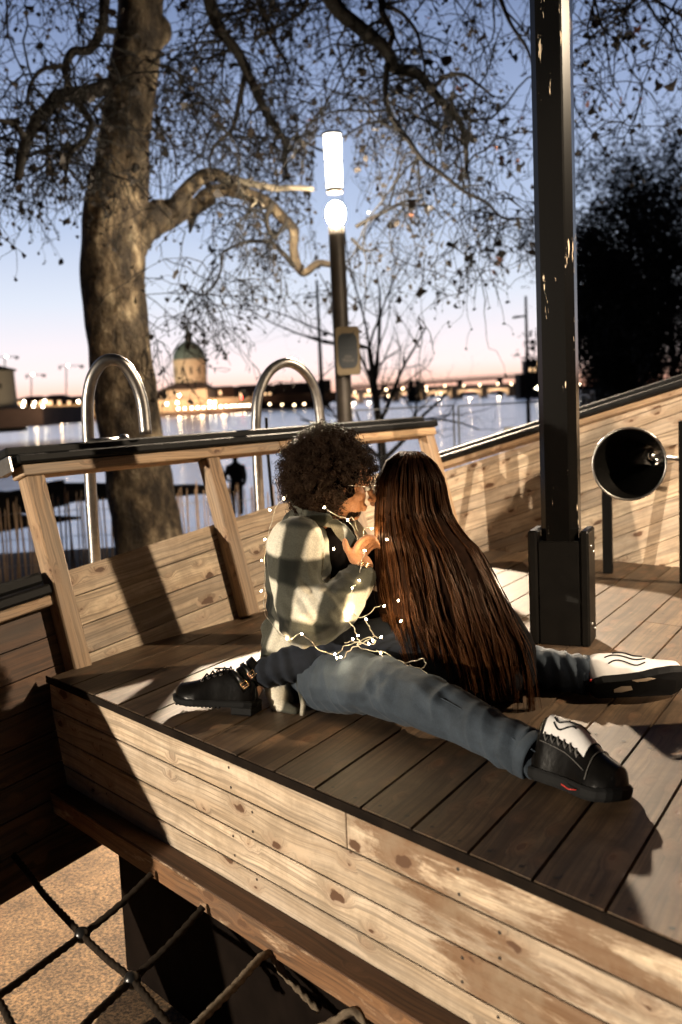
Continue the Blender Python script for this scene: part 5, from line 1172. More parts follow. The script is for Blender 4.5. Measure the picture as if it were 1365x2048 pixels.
# jacket
up = ZU
def jdisp(co, no):
    d = .0075*vnoise(co, (9, 9, 5), 1.)+.006*(.3-np.abs(vnoise(co, (17, 17, 9), 5.))*1.5)
    d += creases(co, at(628, 1210, 2.86), V(.55, 0, .5), .055, 150, .0075)+creases(co, at(600, 1262, 2.86), V(1, 0, .1), .04, 190, .0055)
    d += creases(co, at(560, 1060, 3.08), V(.6, 0, .8), .05, 120, .005)+creases(co, at(690, 1170, 2.92), V(.8, 0, .5), .04, 160, .005)
    d += creases(co, at(560, 1230, 3.12), V(.2, 0, 1), .07, 95, .006)+creases(co, at(615, 1120, 3.0), V(.7, 0, -.6), .05, 110, .0045)
    return d
jp = [('c', [at(612, 1058, 3.17), at(602, 1115, 3.17), at(598, 1200, 3.17), at(596, 1280, 3.16), at(600, 1350, 3.14)], [.085, .112, .108, .108, .112]),
      ('e', at(612, 1110, 3.18), (.118, .212, .125)), ('e', at(600, 1200, 3.17), (.105, .175, .14)), ('e', at(598, 1310, 3.15), (.108, .18, .11)),
      ('c', [at(604, 1075, 3.06), shN, at(594, 1170, 2.93), elN+V(-.002, -.005, .004)], [.070, .086, .082, .080]),
      ('c', [elN+V(-.01, -.005, .0), at(642, 1230, 2.855), at(690, 1192, 2.91), at(722, 1154, 2.965)], [.078, .084, .070, .050]),
      ('c', [V(-.05, 3.28, 1.15), shF, elF], [.07, .078, .062]), ('c', [elF, wrF], [.062, .045]),
      # hem and coat tail spread on the deck behind him
      ('c', [at(560, 1290, 3.10), at(556, 1350, 3.04), at(560, 1410, 2.99)], [.055, .050, .026]), ('c', [at(560, 1410, 3.0), at(590, 1425, 2.95)], [.024, .018]),
      ('c', [at(545, 1250, 3.14), at(545, 1290, 3.14)], [.040, .034])]
jk = organic('jacket', jp, PLAID, man, .0058, 3, jdisp)
# collar, lapels, cuff, hem edge, zip
def strip(mb, pts, w, th, nrmls):
    """flat cloth band: pts centre line, w width vectors"""
    P = [V(p) for p in pts]; vs = []; n = len(P)
    for p, a, nn_ in zip(P, w, nrmls):
        a = V(a); nn_ = nrm(nn_)*th/2; vs += [p-a+nn_, p+a+nn_*1.1, p+a-nn_, p-a-nn_]
    fs = [(4*i+j, 4*i+(j+1) % 4, 4*i+4+(j+1) % 4, 4*i+4+j) for i in range(n-1) for j in range(4)]+[(3, 2, 1, 0), tuple(4*(n-1)+j for j in range(4))]
    mb.add(vs, fs, None, smooth=False)
mb = MB()
cl = [at(583, 1008, 3.16), at(606, 1030, 3.08), at(640, 1038, 3.045), at(668, 1042, 3.03)]
strip(mb, spline(cl, 5), [V(-.010, .01, .022)]*16, .007, [V(-.2, -1, .3)]*16)
strip(mb, spline([at(664, 1040, 3.02), at(684, 1062, 2.985), at(706, 1088, 2.955), at(722, 1108, 2.95)], 5), spline([V(.012, .0, .004), V(.018, 0, .012), V(.014, 0, .010), V(.006, 0, .004)], 5), .006, [V(-.3, -1, .2)]*16)
strip(mb, spline([at(700, 1035, 3.30), at(722, 1062, 3.24), at(742, 1100, 3.18)], 5), [V(.012, 0, .008)]*11, .006, [V(-.3, -1, .2)]*11)
o = mb.build('collar', PLAID, jk); bv = o.modifiers.new('b', 'BEVEL'); bv.width = .002; bv.segments = 2; sb_ = o.modifiers.new('s', 'SUBSURF'); sb_.levels = 1; sb_.render_levels = 2
mb = MB(); cf = nrm(h(724, 1128, 2.96)-wrN); c0 = at(722, 1143, 2.962)
mb.lathe(c0, nrm(at(724, 1120, 2.96)-at(706, 1168, 2.945)), [(.040, -.035), (.0435, -.030), (.042, .006), (.0405, .009), (.036, .009), (.036, -.02)], 24); mb.build('cuff', PLAID, jk)
mb = MB(); mb.tube([at(590, 1330, 2.99), at(600, 1372, 2.955), at(607, 1410, 2.93), at(603, 1440, 2.92)], [.010, .009, .009, .007], 8, flat=.5); mb.build('hem', PLAID, jk)
# bracelets
mb = MB()
for k in range(3): 
    c = at(727-k*1.5, 1125+k*3.2, 2.958); axb = nrm(at(724, 1120, 2.96)-at(712, 1160, 2.95)); x = nrm(np.cross(axb, V(0, 1, 0))); y = np.cross(axb, x); mb.tube([c+(x*math.cos(a)+y*math.sin(a))*.0275 for a in np.linspace(0, 2*math.pi, 33)], .0017, 6, cap=False)
mb.build('bracelets', BUCKLE, man)
# dark shirt in the opening of the jacket
organic('shirt', [('c', [at(672, 1062, 3.17), at(676, 1130, 3.17), at(670, 1210, 3.17)], [.062, .085, .085]), ('e', at(668, 1110, 3.17), (.075, .15, .10))], BLACKC, man, .012, 4)
# jeans
def legdisp(kn, an):
    kn, an = V(kn), V(an)
    def f(co, no):
        ax_ = nrm(an-kn); s = (co-kn)@ax_; L_ = np.linalg.norm(an-kn)
        q_ = co-kn; sl = q_@ax_; pr_ = q_-sl[:, None]*ax_; cq = np.stack([sl*17+pr_[:, 2]*9, pr_[:, 1]*7, pr_[:, 2]*7], 1)
        d = .008*vnoise(co, (9, 9, 9), 2.)+.0115*(.35-np.abs(vnoise(cq, (1, 1, 1), 7.))*1.6)*(.5+.9*np.abs(vnoise(co, (6, 6, 6), 4.)))
        d += creases(co, an-ax_*.04+V(0,-.03,0), ax_+V(.5, 0, .6), .05, 120, .009)+creases(co, kn+V(0, -.06, .0), ax_+V(0, .8, .9), .06, 85, .008)+creases(co, kn-ax_*.24+V(0, -.04, .03), ax_+V(.3, .3, -.9), .07, 75, .009)
        return d
    return f
an2 = ankN+nrm(kneN-ankN)*.005
jn = organic('jeans', [('e', pel, (.125, .175, .105)), ('c', [hipN, hipN*.5+kneN*.5+V(0, 0, .012), kneN], [.098, .092, .075]), ('c', [kneN, kneN*.5+ankN*.5, an2], [.074, .066, .0625]),
    ('c', [hipF, hipF*.5+kneF*.5, kneF], [.098, .090, .074]), ('c', [kneF, kneF*.5+ankF*.5, ankF+V(-.02, 0, 0)], [.073, .066, .062])], JEAN, man, .006, 4, lambda co, no: legdisp(kneN, ankN)(co, no)+creases(co, ankF+V(-.06, 0, .02), V(1, 0, .3), .06, 150, .008))
for (a_, k_, rr_) in ((ankN, kneN, .0650), (ankF, kneF, .0640)):
    d_ = nrm(V(a_)-V(k_)); mb = MB(); c = V(a_)+d_*.004; mb.lathe(c, d_, [(rr_-.006, -.030), (rr_, -.026), (rr_+.0015, -.001), (rr_, .006), (rr_-.005, .007), (rr_-.006, -.01)], 32); o = mb.build('turned_cuff', JEAN, jn)
# outer seam
mb = MB(); pts = spline([hipN+V(-.04, -.06, .055), hipN*.5+kneN*.5+V(0, -.075, .055), kneN+V(0, -.062, .042), kneN*.5+ankN*.5+V(0, -.055, .037), ankN+V(-.01, -.052, .036)], 10); mb.tube(pts, .0016, 6); mb.build('seam', JEAN, jn)

# -- shoes
def shoe(parent, heel, F, U, Lg, W, mats, nm='sneaker', shaft=0., side=1, sole_h=.026, toe_up=.012, hs=1.0):
    F = nrm(F); U = V(U)-F*np.dot(U, F); U = nrm(U); S_ = np.cross(U, F)*side; heel = V(heel)
    P = lambda f, s, u: heel+F*f*Lg+S_*s*W+U*u
    wid = lambda t_: .5*(np.interp(t_, [0, .04, .12, .3, .5, .68, .82, .92, .97, 1.0], [.25, .52, .66, .68, .76, .98, .98, .78, .52, .20]))
    off = lambda t_: .10*math.sin(t_*2.2)-.06
    hgt = lambda t_: hs*np.interp(t_, [0, .04, .12, .28, .42, .56, .7, .84, .94, 1.0], [.060, .082, .088, .086, .082, .068, .052, .042, .034, .012])
    n = 22; ts = np.r_[np.linspace(0, .1, 5), np.linspace(.14, .86, 14), np.linspace(.9, 1, 6)]; vs = []
    for t_ in ts:
        tu = toe_up*max(0, (t_-.7)/.3)**2
        for j in range(n):
            a = 2*math.pi*j/n; cs, sn = math.cos(a), math.sin(a); e = .72
            x = abs(cs)**e*np.sign(cs)*wid(t_)*(1-.22*max(0, sn)); z = (abs(sn)**(e+.15)*(hgt(t_) if sn > 0 else .006*-1)); vs.append(P(t_, x+off(t_), sole_h*.8+max(z, -.004)+tu))
    fs = [(i*n+j, i*n+(j+1) % n, (i+1)*n+(j+1) % n, (i+1)*n+j) for i in range(len(ts)-1) for j in range(n)]+[tuple(range(n))[::-1], tuple((len(ts)-1)*n+j for j in range(n))]
    root = bpy.data.objects.new(nm, None); COL.objects.link(root); root.parent = parent; root.location = Vector(heel-wloc(parent))
    mb = MB(); mb.add(vs, fs, None, smooth=True); up_ = mb.build('upper', mats[0], root)
    if np.dot(np.cross(S_, F), U) * 1 > 0: up_.data.flip_normals()
    md = up_.modifiers.new('s', 'SUBSURF'); md.levels = 1; md.render_levels = 2
    mb = MB(); out = []
    tt = np.linspace(0, 1, 26)
    for sgn in (1, -1):
        for t_ in (tt if sgn == 1 else tt[::-1]): out.append((t_, sgn*(wid(t_)+.045)+off(t_)))
    m = len(out); lay = [(0., 1.0), (.25, 1.03), (.8, 1.04), (1., .98)]; vs = []
    for (q, k) in lay:
        for (t_, s_) in out:
            tu = toe_up*max(0, (t_-.7)/.3)**2; t2 = .5+(t_-.5)*(1.02*k); vs.append(P(t2, (s_-off(t_))*k+off(t_), q*sole_h+tu*(1 if q > 0 else .9)))
    fs = [(i*m+j, i*m+(j+1) % m, (i+1)*m+(j+1) % m, (i+1)*m+j) for i in range(3) for j in range(m)]+[tuple(range(m))[::-1], tuple(3*m+j for j in range(m))]
    mb.add(vs, fs, None); mb.build('sole', mats[1], root)
    surf = lambda t_, a, o_=.001: P(t_, abs(math.cos(a))**.72*np.sign(math.cos(a))*(wid(t_)+o_/W)*(1-.22*max(0, math.sin(a)))+off(t_), sole_h*.8+abs(math.sin(a))**.87*(hgt(t_)+o_)+toe_up*max(0, (t_-.7)/.3)**2)
    return root, P, surf
# far sneaker, lying on its side with the sole toward us
sF, PF, SF = shoe(man, hF, shoeF_f, shoeF_u, .28, .115, (WHITE, SOLE), side=1, sole_h=.026, hs=1.35)
mb = MB()
for (a0, t0, t1, am) in ((.42, .22, .60, .13), (.72, .20, .62, .13), (1.02, .30, .60, .12)):
    for sg_ in (1, -1):
        aa = (lambda q: q if sg_ > 0 else math.pi-q); mb.tube([SF(t_, aa(a0+am*math.sin((t_-t0)/(t1-t0)*6.28)), .002) for t_ in np.linspace(t0, t1, 14)], .0022, 6)
mb.build('stripes', SOLE, sF)
mb = MB(); mb.tube([PF(-.012, x, .012+.010) for x in np.linspace(-.33, .33, 9)], .0035, 6); mb.build('heel_trim', REDM, sF)
mb = MB()
vs = [PF(t_, s_, -.0035) for (t_, s_) in ((.22, -.10), (.30, -.20), (.40, -.16), (.42, .02), (.30, .08), (.22, .04))]; mb.add(vs, [tuple(range(6))]); 
vs = [PF(t_, s_, -.0035) for (t_, s_) in ((.40, -.42), (.46, -.30), (.56, -.30), (.66, -.36), (.60, -.44), (.50, -.43))]; mb.add(vs, [tuple(range(6))]); mb.build('sole_inserts', simple('tan_sole_insert', (.38, .30, .21), .7), sF)
mb = MB(); c = V(ankF)+V(.012, 0, -.004); mb.tube([c-V(.03, 0, 0), c+nrm(shoeF_f)*.02, c+nrm(shoeF_f)*.035-V(0, .0, .01)], [.040, .041, .040], 18); mb.build('ankle_collar', BLACKC, sF)
# near sneaker: heel on the deck, toes up and out toward the camera
sN, PN, SN = shoe(man, hN_+shoeN_f*.02, shoeN_f, shoeN_u, .245, .118, (LEATHER, SOLE), side=1, sole_h=.030, hs=1.5)
mb = MB(); n = 12; vs = []; T_ = np.linspace(.12, .62, n)
for t_ in T_:
    for a in np.linspace(.45, 2.45, 12): vs.append(SN(t_, a+.02*math.sin(t_*20), .0022))
mb.add(vs, [(i*12+j, i*12+j+1, (i+1)*12+j+1, (i+1)*12+j) for i in range(n-1) for j in range(11)], None, smooth=True); mb.build('white_panel', WHITE, sN)
mb = MB()
for (a0, t0, t1, am) in ((1.80, .18, .40, .18), (2.05, .20, .44, .18), (1.5, .30, .52, .20)):
    mb.tube([SN(t_, a0+am*math.sin((t_-t0)/(t1-t0)*5.), .0035) for t_ in np.linspace(t0, t1, 14)], .0022, 6)
mb.build('stripes', SOLE, sN)
mb = MB()
for k in range(7): mb.tube([SN(.18+.06*k, .50, .003), SN(.20+.06*k, .64, .006), SN(.22+.06*k, .50, .003)], .003, 6)

mb.build('lace_loops', LEATHER, sN)
mb = MB()
for (t0, t1, a0, a1) in ((.70, .70, .15, 2.95), (.10, .66, 2.62, 2.75), (.70, .92, 1.57, 1.57)):
    mb.tube([SN(t0+(t1-t0)*k/13, a0+(a1-a0)*k/13, .0016) for k in range(14)], .0014, 5)
for k in range(6): mb.tube([SN(.14+.075*k, 2.42, .003), SN(.155+.075*k, 2.52, .0065), SN(.17+.075*k, 2.60, .003), SN(.185+.075*k, 2.5, .003)], .0026, 6)
mb.build('stitching', simple('grey_stitch', (.08, .075, .07), .6), sN)

mb = MB(); mb.tube([PN(.50, -.58, .020), PN(.60, -.62, .016), PN(.68, -.60, .020)], .0013, 6); mb.build('red_mark', REDM, sN)
mb = MB(); d_ = nrm(ankN-kneN); mb.tube([ankN-d_*.01, ankN+d_*.035, ankN+d_*.05-V(0, 0, .02)], [.044, .046, .044], 18); mb.build('ankle_collar', BLACKC, sN)

# ---------------------------------------------------------------- the woman
wom = thing('person', (.40, 3.05, DZ), 'woman with very long straight brown hair, black coat and dark jeans, her back to us', 'person')
gC = at(809, 984, 3.22); gF = nrm(V(-.90, .10, -.10)); hp2, GP, GA = head_prims(gC, gF, V(-.12, 0, .99), .95)
gN = V(.255, 3.20, 1.155); gpel = V(.43, 3.04, .76)
kN2, aN2 = at(694, 1292, 2.985), at(512, 1352, 3.0); kF2, aF2 = V(.02, 3.46, .88), V(-.13, 3.52, .76)
gsN, geN, gwN = V(.30, 3.02, 1.08), V(.20, 3.0, .90), V(.04, 3.10, .97)
gsF, geF, gwF = V(.22, 3.34, 1.09), V(.12, 3.40, 1.02), V(.03, 3.32, 1.10)
pr2 = hp2+[('c', [gC-V(0, 0, .04), gN, gN+V(.02, 0, -.05)], [.050, .046, .058]), ('e', V(.30, 3.17, 1.03), (.085, .15, .13)), ('c', [V(.31, 3.16, 1.0), V(.37, 3.10, .88), gpel], [.095, .095, .12]),
    ('c', [gsN, geN], [.042, .035]), ('c', [geN, gwN], [.034, .022]), ('c', [gsF, geF], [.042, .035]), ('c', [geF, gwF], [.034, .022]),
    ('c', [gpel+V(-.05, -.06, 0), kN2], [.085, .052]), ('c', [kN2, aN2], [.050, .032]), ('c', [gpel+V(-.05, .10, 0), kF2], [.085, .052]), ('c', [kF2, aF2], [.050, .032])]
for (w, s) in ((gwN, 1), (gwF, -1)):
    d_ = nrm(V(-.8, .1*s, .3)); sd = V(0, 1, 0); pr2 += hand_prims(w, w+d_*.045, [w+d_*.085+sd*(.018*(i-1.5)) for i in range(4)], None, [[w+d_*(.112+.004*(i % 2))+sd*(.018*(i-1.5))+V(0, 0, -.012), w+d_*.125+sd*(.017*(i-1.5))+V(0, 0, -.034)] for i in range(4)], [w+d_*.05-sd*.03, w+d_*.075-sd*.042])
bx0 = V(-.285, 2.955, DZ)
bF = nrm(V(-.925, .33, .0)); bU = nrm(V(.0, .10, 1)); pr2 += [('c', [aN2, aN2+V(-.03, 0, -.05), aN2+bF*.13+V(0, 0, -.06)], [.034, .034, .026]), ('c', [aF2, aF2+V(-.02, .10, -.05)], [.034, .026])]
organic('body', pr2, SKIN2, wom, .0045, 3)
def cdisp(co, no): return .007*vnoise(co, (7, 7, 4), 11.)+.003*vnoise(co, (22, 22, 9), 4.)+creases(co, V(.36, 2.96, .92), V(.3, 0, 1), .09, 70, .006)
coat = organic('coat', [('e', V(.30, 3.16, 1.05), (.110, .185, .13)), ('c', [gN+V(.01, -.01, -.03), V(.34, 3.13, .98), V(.40, 3.08, .86), V(.44, 3.04, .77)], [.075, .125, .140, .155]),
    ('e', V(.43, 2.99, .735), (.155, .16, .085)), ('c', [gsN+V(0, .03, 0), geN], [.060, .052]), ('c', [geN, gwN], [.055, .040]), ('c', [gsF, geF], [.066, .054]), ('c', [geF, gwF], [.054, .038]),
    ('e', V(.36, 2.93, .70), (.16, .07, .05)), ('b', at(1046, 1345, 2.965), (.012, .05, .26), (nrm(V(1, -.2, 0)), nrm(V(.2, 1, 0)), nrm(V(.05, 0, 1))))], BLACKC, wom, .008, 4, cdisp)
mb = MB(); mb.lathe(gN+V(-.005, 0, -.03), nrm(V(-.15, 0, 1)), [(.075, -.03), (.078, .0), (.070, .045), (.066, .045), (.068, 0)], 28); mb.build('coat_collar', BLACKC, coat)
organic('jeans', [('e', gpel, (.12, .16, .10)), ('c', [gpel+V(-.05, -.07, 0), (gpel+kN2)/2+V(0, -.05, .05), kN2], [.095, .085, .068]), ('c', [kN2, kN2*.5+aN2*.5, aN2], [.066, .060, .044]),
    ('c', [gpel+V(-.05, .10, 0), kF2], [.095, .068]), ('c', [kF2, aF2], [.064, .044])], JEAN2, wom, .0065, 4, lambda co, no: .003*vnoise(co, (14, 14, 14), 9.)+creases(co, aN2+V(.06, -.02, 0), nrm(kN2-aN2), .06, 150, .006)+creases(co, kN2+V(-.08, -.02, .0), nrm(kN2-aN2), .07, 90, .006))
# -- ankle boots with laces, straps and buckles
def boot(parent, heel, F, U, Lg, W, ank):
    root, P, SB = shoe(parent, heel, F, U, Lg, W, (LEATHER, SOLE), 'ankle_boot', side=1, sole_h=.020, toe_up=.010, hs=1.12)
    F = nrm(F); U = nrm(V(U)-F*np.dot(U, F)); S_ = np.cross(U, F); lean_ = nrm(V(ank)-P(.22, 0, .05))
    mb = MB(); c0 = P(.24, -.02, .060); c1 = c0+lean_*.045; c2 = c0+lean_*.085
    mb.tube(spline([c0, c1, c2], 4), [.047, .046, .045, .044, .043, .043, .044, .045, .046], 22, cap=False); mb.tube([c2-lean_*.004, c2+lean_*.003], [.0455, .047], 22, cap=False); mb.build('shaft', LEATHER, root)
    mb = MB(); mb.box(P(.13, -.03, -.010), (F, S_, U), (.072, .078, .026), .004)
    for k in range(12):
        for s_ in (-.40, .40): mb.box(P(.40+.05*k, s_*(1 if k < 9 else .7), -.001), (F, S_, U), (.006, .012, .006), 0)
    mb.build('heel_block', SOLE, root)
    mb = MB()
    for k in range(5):
        t_ = .62-.075*k; mb.tube([SB(t_, 1.05, .003), SB(t_-.012, 1.57, .007), SB(t_, 2.09, .003)], .0026, 6)
    mb.tube([SB(.30, 1.3, .006), SB(.36, 1.1, .018), P(.47, .25, .115)], .0022, 6); mb.build('laces', BLACKC, root)
    mb = MB()
    for k in range(4):
        for a in (.98, 2.16):
            c = SB(.62-.075*k, a, .003); n_ = nrm(c-P(.62-.075*k, -.02, .03)); x = F; y = nrm(np.cross(n_, x)); mb.tube([c+(x*math.cos(q)+y*math.sin(q))*.0046 for q in np.linspace(0, 2*math.pi, 13)], .0012, 5, cap=False)
    mb.build('eyelets', M_['bolt'], root)
    view = nrm(CAMP-c1); 
    for k, (cc, r_) in enumerate(((c0+lean_*.016, .0485), (c0+lean_*.052, .0475))):
        mb = MB(); x = nrm(np.cross(lean_, view)); y = nrm(np.cross(x, lean_)); y = y*np.sign(np.dot(y, view)); ring = [cc+(x*math.cos(q)+y*math.sin(q))*r_ for q in np.linspace(0, 2*math.pi, 29)]
        vs = []
        for p_ in ring: vs += [p_-lean_*.007, p_+lean_*.007]
        mb.add(vs, [(2*i, 2*i+2, 2*i+3, 2*i+1) for i in range(28)], None, smooth=True); st_ = mb.build('strap', LEATHER, root); so = st_.modifiers.new('t', 'SOLIDIFY'); so.thickness = .003; so.offset = 1
        mb = MB(); q0 = 1.35+.25*k; c = cc+(x*math.cos(q0)+y*math.sin(q0))*(r_+.004); tx = nrm(-x*math.sin(q0)+y*math.cos(q0)); loop = [c+tx*a+lean_*b_ for a, b_ in ((-.009, -.010), (.009, -.010), (.009, .010), (-.009, .010), (-.009, -.010))]
        mb.tube(loop, .0017, 6); mb.tube([c-tx*.002-lean_*.009, c-tx*.002+lean_*.009], .0012, 6); mb.build('buckle', BUCKLE, st_)
    return root
boot(wom, bx0+V(0, 0, .024), bF, bU, .272, .098, aN2); boot(wom, V(-.12, 3.50, DZ+.024), V(-.25, .95, 0), V(0, 0, 1), .272, .098, aF2)

# -- long straight hair
rows = [(903, 814, 832, 3.20, .00), (906, 803, 842, 3.19, .005), (912, 790, 854, 3.175, .015), (922, 776, 867, 3.16, .03), (960, 759, 889, 3.13, .05), (1000, 754, 895, 3.12, .055), (1032, 752, 904, 3.11, .05), (1071, 751, 930, 3.06, .065), (1098, 751, 956, 3.02, .085), (1143, 752, 981, 2.985, .10),
        (1187, 755, 1003, 2.955, .10), (1238, 760, 1026, 2.93, .10), (1293, 770, 1049, 2.91, .095), (1340, 785, 1058, 2.895, .085), (1410, 800, 1066, 2.875, .08)]
R_ = np.array(rows, float); LV = np.linspace(0, 1, 30); yv = 903+(1410-903)*LV
def hair_point(q, y, lay):
    l = np.interp(y, R_[:, 0], R_[:, 1]); r = np.interp(y, R_[:, 0], R_[:, 2]); Y = np.interp(y, R_[:, 0], R_[:, 3]); B = np.interp(y, R_[:, 0], R_[:, 4])
    x = l+(r-l)*q; return at(x, y, Y-B*math.sin(math.pi*min(1, max(0, q*.92+.04)))+lay+.05*(1-q)*0+.06*max(0, .25-q)*2)
rgh = np.random.default_rng(31); NS = 2600; NC = 80; clump = rgh.uniform(0, 1, NC)**.9; clump.sort(); polys = []; radl = []; tones = []
cph = rgh.uniform(0, 6.28, (NC, 3)); ctone = np.clip(rgh.normal(.30, .17, NC), .0, 1); cend = rgh.uniform(-1, 1, NC)
for i in range(NS):
    c = rgh.integers(0, NC); q0 = rgh.uniform(0, 1) if rgh.random() < .55 else clump[c]+rgh.normal(0, .03); q0 = min(1, max(0, q0)); c = int(np.argmin(np.abs(clump-q0)))
    ye = np.interp(q0, [0, .15, .4, .7, 1], [1272, 1284, 1312, 1345, 1398])+cend[c]*42+rgh.normal(0, 16); lay = abs(rgh.normal(0, .014)); w = rgh.normal(0, .006); k2 = rgh.uniform(0, 6.28); fly = rgh.normal(0, .012) if rgh.random() < .10 else 0
    pts = []
    for l_ in LV:
        y = 903+(ye-903)*l_; pull = .06*l_+.50*l_**2.6; q = q0*(1-pull)+clump[c]*pull+.017*math.sin(l_*8+cph[c, 0])*l_+w*math.sin(l_*14+k2)+.012*math.sin(l_*21+cph[c, 1])*l_*l_+fly*l_*3
        p = hair_point(q, y, lay*(1-.4*l_)); p = p+V(0, -.010*math.sin(l_*7+cph[c, 2]), 0); pts.append(p)
    polys.append(pts); radl.append(np.interp(LV, [0, .1, .8, 1], [.0009, .0011, .0009, .0003])); tones.append(np.clip(ctone[c]+rgh.normal(0, .20), 0, 1))
v, f = tube_batch(np.array(polys), np.array(radl), 4); gh = fast_mesh('hair', v, f, HAIRG, wom, attr=(np.array(tones)[:, None]*np.interp(LV, [0, .06, .22, .5, 1], [.0, .0, .45, 1., 1.])[None]).repeat(4, axis=1).ravel())
# the mass of hair under the visible strands
vs = []; nq, nl = 26, 36
for j in range(nl):
    l_ = j/(nl-1)
    for i in range(nq):
        q = .02+.96*i/(nq-1); ye = np.interp(q, [0, .15, .4, .7, 1], [1225, 1232, 1262, 1300, 1350]); vs.append(hair_point(.5+(q-.5)*(1 if j > 1 else .86), 908+(ye-908)*l_, .016+.006*math.sin(q*60+l_*3)))
fs = [(j*nq+i, j*nq+i+1, (j+1)*nq+i+1, (j+1)*nq+i) for j in range(nl-1) for i in range(nq-1)]
v = np.array(vs); o = fast_mesh('hair_underlayer', v, np.array(fs), simple('hair_mass', (.016, .007, .0035), .9, var=.4, scale=50, spec=.05), gh); so = o.modifiers.new('t', 'SOLIDIFY'); so.thickness = .022; so.offset = 0
organic('hair_cap', [('e', gC+V(.012, .0, .022), (.098, .088, .090)), ('c', [gC+V(.03, -.01, -.01), gC+V(.05, -.03, -.10)], [.088, .07])], M_['under'], gh, .01, 3)
# flyaway strands at the crown, rim light put into paler colour, sweeping over the head toward the forehead
polys = []; radl = []
for i in range(170):
    a = rgh.uniform(-1, 1); b2_ = rgh.uniform(-1, 1); pts = []
    for l_ in np.linspace(0, 1, 12):
        th2 = 1.75-2.1*l_*(1 if a > 0 else -1)*(.8+.2*abs(a)); r_ = .103+rgh.normal(0, .0004)+.003*abs(b2_)+(.008*l_*l_ if i % 6 == 0 else 0)
        pts.append(gC+V(.012, 0, .018)+V(r_*math.cos(th2)*.98, b2_*.075*math.sin(min(3.1, th2)), 0)*V(1, 1, 1)+V(0, 0, r_*.93*math.sin(th2)*math.sqrt(max(0, 1-(b2_*.7)**2))))
    polys.append(pts); radl.append(np.linspace(.0009, .0005, 12))
v, f = tube_batch(np.array(polys), np.array(radl), 3); fast_mesh('crown_strands', v, f, simple('crown_rim_hair', (.07, .036, .018), 1., spec=0.), gh)

# ---------------------------------------------------------------- string of fairy lights
fl = thing('fairy_lights', at(720, 1290, 2.83), 'string of tiny warm fairy lights on silver wire draped over the couple', 'string lights')
BULB = emis('fairy_bulb', (1., .80, .50), 55.); WIRE = simple('silver_wire', (.55, .50, .42), .3, .9, var=.2)
def wire(pts, r=.0009, wig=.004, seed=0):
    P = spline([at(*p) for p in pts], 10); rg_ = np.random.default_rng(seed); n = len(P); ph = rg_.uniform(0, 6.28, 3); s = np.arange(n)
    P = P+np.stack([np.sin(s*.9+ph[0]), np.sin(s*.7+ph[1]), np.sin(s*.8+ph[2])], 1)*wig*.35
    T_ = np.gradient(P, axis=0); T_ /= np.linalg.norm(T_, axis=1)[:, None]; x = np.cross(T_, V(.2, 1, .1)); x /= np.linalg.norm(x, axis=1)[:, None]; y = np.cross(T_, x)
    Q = spline(P, 3); n2 = len(Q); X = np.array([np.interp(np.linspace(0, 1, n2), np.linspace(0, 1, n), x[:, k]) for k in range(3)]).T; Yv = np.array([np.interp(np.linspace(0, 1, n2), np.linspace(0, 1, n), y[:, k]) for k in range(3)]).T
    a = np.arange(n2)*1.3; mb = MB()
    for sg_ in (0, math.pi): mb.tube(Q+(X*np.cos(a+sg_)[:, None]+Yv*np.sin(a+sg_)[:, None])*.0011, r*.8, 4)
    return mb.build('wire', WIRE, fl)
wires = [[(575, 990, 3.03), (568, 997, 3.02), (552, 1015, 3.02), (546, 1035, 3.03), (535, 1079, 3.05), (530, 1121, 3.05), (530, 1182, 3.04), (532, 1230, 3.0), (574, 1277, 2.88), (604, 1268, 2.80), (640, 1300, 2.82), (674, 1308, 2.84), (690, 1292, 2.83), (722, 1284, 2.82)],
         [(649, 1015, 3.04), (672, 1030, 3.03), (696, 1040, 3.04), (712, 1068, 3.05), (718, 1090, 3.02), (730, 1101, 2.92), (722, 1130, 2.91), (719, 1161, 2.90), (705, 1176, 2.885), (703, 1200, 2.875), (706, 1226, 2.87), (728, 1234, 2.865), (752, 1215, 2.90), (769, 1210, 2.95), (797, 1200, 2.95)],
         [(706, 1226, 2.87), (696, 1240, 2.86), (708, 1255, 2.85), (715, 1275, 2.84), (722, 1288, 2.82)], [(728, 1234, 2.865), (740, 1256, 2.85), (750, 1272, 2.84), (765, 1278, 2.85)], [(750, 1272, 2.84), (733, 1282, 2.83), (718, 1290, 2.82), (700, 1300, 2.82), (686, 1318, 2.82)],
         [(690, 1285, 2.82), (712, 1283, 2.81), (740, 1290, 2.81), (752, 1282, 2.81), (735, 1275, 2.81), (715, 1290, 2.81), (735, 1300, 2.81), (770, 1305, 2.81), (790, 1318, 2.80), (815, 1325, 2.79), (845, 1318, 2.78), (851, 1330, 2.78), (838, 1338, 2.78), (805, 1326, 2.79), (775, 1318, 2.80), (752, 1300, 2.80)],
         [(820, 1330, 2.79), (848, 1342, 2.77), (862, 1358, 2.75), (877, 1376, 2.73)], [(744, 1057, 3.10), (730, 1056, 3.09), (728, 1075, 3.07), (735, 1085, 3.04)], [(696, 1040, 3.04), (706, 1036, 3.05), (716, 1062, 3.06)], [(800, 1240, 2.90), (795, 1222, 2.92), (797, 1200, 2.95)]]
lift = lambda p: (p[0], p[1], p[2]-(.040 if 560 < p[0] < 716 and 1140 < p[1] < 1282 else 0))
for k, w in enumerate(wires): wire([lift(p) for p in w], seed=k)
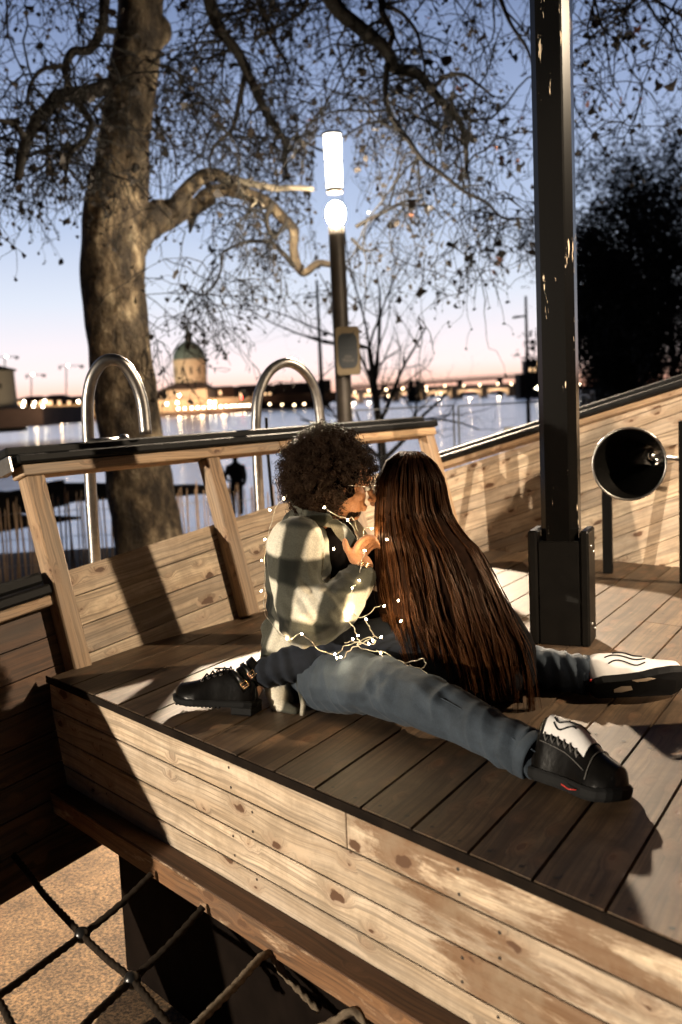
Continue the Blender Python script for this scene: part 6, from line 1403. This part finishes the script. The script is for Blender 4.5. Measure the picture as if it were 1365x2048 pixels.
bulbs = [(568, 997, 3.0), (540, 1020, 3.01), (530, 1079, 3.04), (524, 1121, 3.04), (523, 1182, 3.03), (649, 1015, 3.0), (696, 1040, 3.02), (744, 1057, 3.08), (730, 1101, 2.90), (668, 1098, 2.99), (774, 1079, 2.99), (719, 1161, 2.885), (705, 1176, 2.87), (703, 1226, 2.855), (694, 1240, 2.85), (574, 1277, 2.865),
         (604, 1268, 2.79), (763, 1274, 2.82), (797, 1201, 2.88), (769, 1212, 2.90), (802, 1242, 2.86), (674, 1316, 2.80), (670, 1308, 2.80), (682, 1314, 2.80), (746, 1281, 2.80), (716, 1271, 2.81), (733, 1238, 2.85), (762, 1306, 2.79), (738, 1287, 2.80), (706, 1278, 2.80)]
lit = {8: .34, 13: .36, 21: .6, 15: .4, 16: .25, 18: .16, 20: .3, 5: .2, 6: .36, 7: .40, 24: .1, 11: .08, 3: .08, 10: .10, 1: .08, 12: .08}
for k, b3_ in enumerate(bulbs):
    p = at(*lift(b3_)); mb = MB(); d_ = nrm(V(math.sin(k*2.1), -.6, math.cos(k*1.7))); mb.sphere(p, (.0027, .0027, .0046), 8, (nrm(np.cross(d_, V(0, 1, .2))), nrm(np.cross(d_, np.cross(d_, V(0, 1, .2)))), d_)); bo = mb.build('bulb', BULB, fl)
    if k in lit:
        l = bpy.data.lights.new('bulb_light', 'POINT'); l.energy = lit[k]; l.color = (1, .72, .40); l.shadow_soft_size = .004; o = bpy.data.objects.new('bulb_light', l); COL.objects.link(o); o.parent = fl; o.location = Vector(p+V(0, -.012, .004)-wloc(fl))

# ---------------------------------------------------------------- people on the beach
DARKC = cloth('dark_winter_clothes', (.014, .013, .015), .9, 100, .1, .3, 0.)
def beach_person(x, ytop, Y, lab, arm, H=1.74):
    t_ = at(x, ytop, Y); b_ = V(t_[0], t_[1], t_[2]-H); p = thing('person', b_, lab, 'person', 'couple standing on the beach')
    P = lambda a, z, d=0: b_+V(a, d, z)
    pr = [('e', P(0, 1.63), (.085, .10, .115)), ('c', [P(0, 1.56), P(0, 1.46)], [.055, .06]), ('c', [P(0, 1.40), P(0, 1.15), P(0, .92)], [.15, .15, .16], ), ('e', P(0, 1.38), (.23, .12, .11)), ('e', P(0, 1.15), (.20, .13, .28)),
          ('c', [P(-.09, .9), P(-.11, .48), P(-.10, .06)], [.10, .07, .05]), ('c', [P(.09, .9), P(.11, .48), P(.11, .06)], [.10, .07, .05]), ('c', [P(-.10, .06), P(-.11, .04, -.12)], [.05, .04]), ('c', [P(.11, .06), P(.12, .04, -.12)], [.05, .04])]
    pr += [('c', [P(.21*arm, 1.38), P(.30*arm, 1.12), P(.42*arm, .98)], [.07, .055, .04]), ('c', [P(-.21*arm, 1.38), P(-.26*arm, 1.10), P(-.22*arm, .88)], [.07, .055, .045]), ('e', P(.46*arm, .96), (.05, .03, .03))]
    organic('body', pr, DARKC, p, .022, 3)
beach_person(470, 908, 28., 'dark-clothed person standing on the beach right of the rail post, holding a hand', -1); beach_person(425, 915, 28.2, 'dark-clothed person mostly hidden behind the slanted rail post', 1, 1.66)
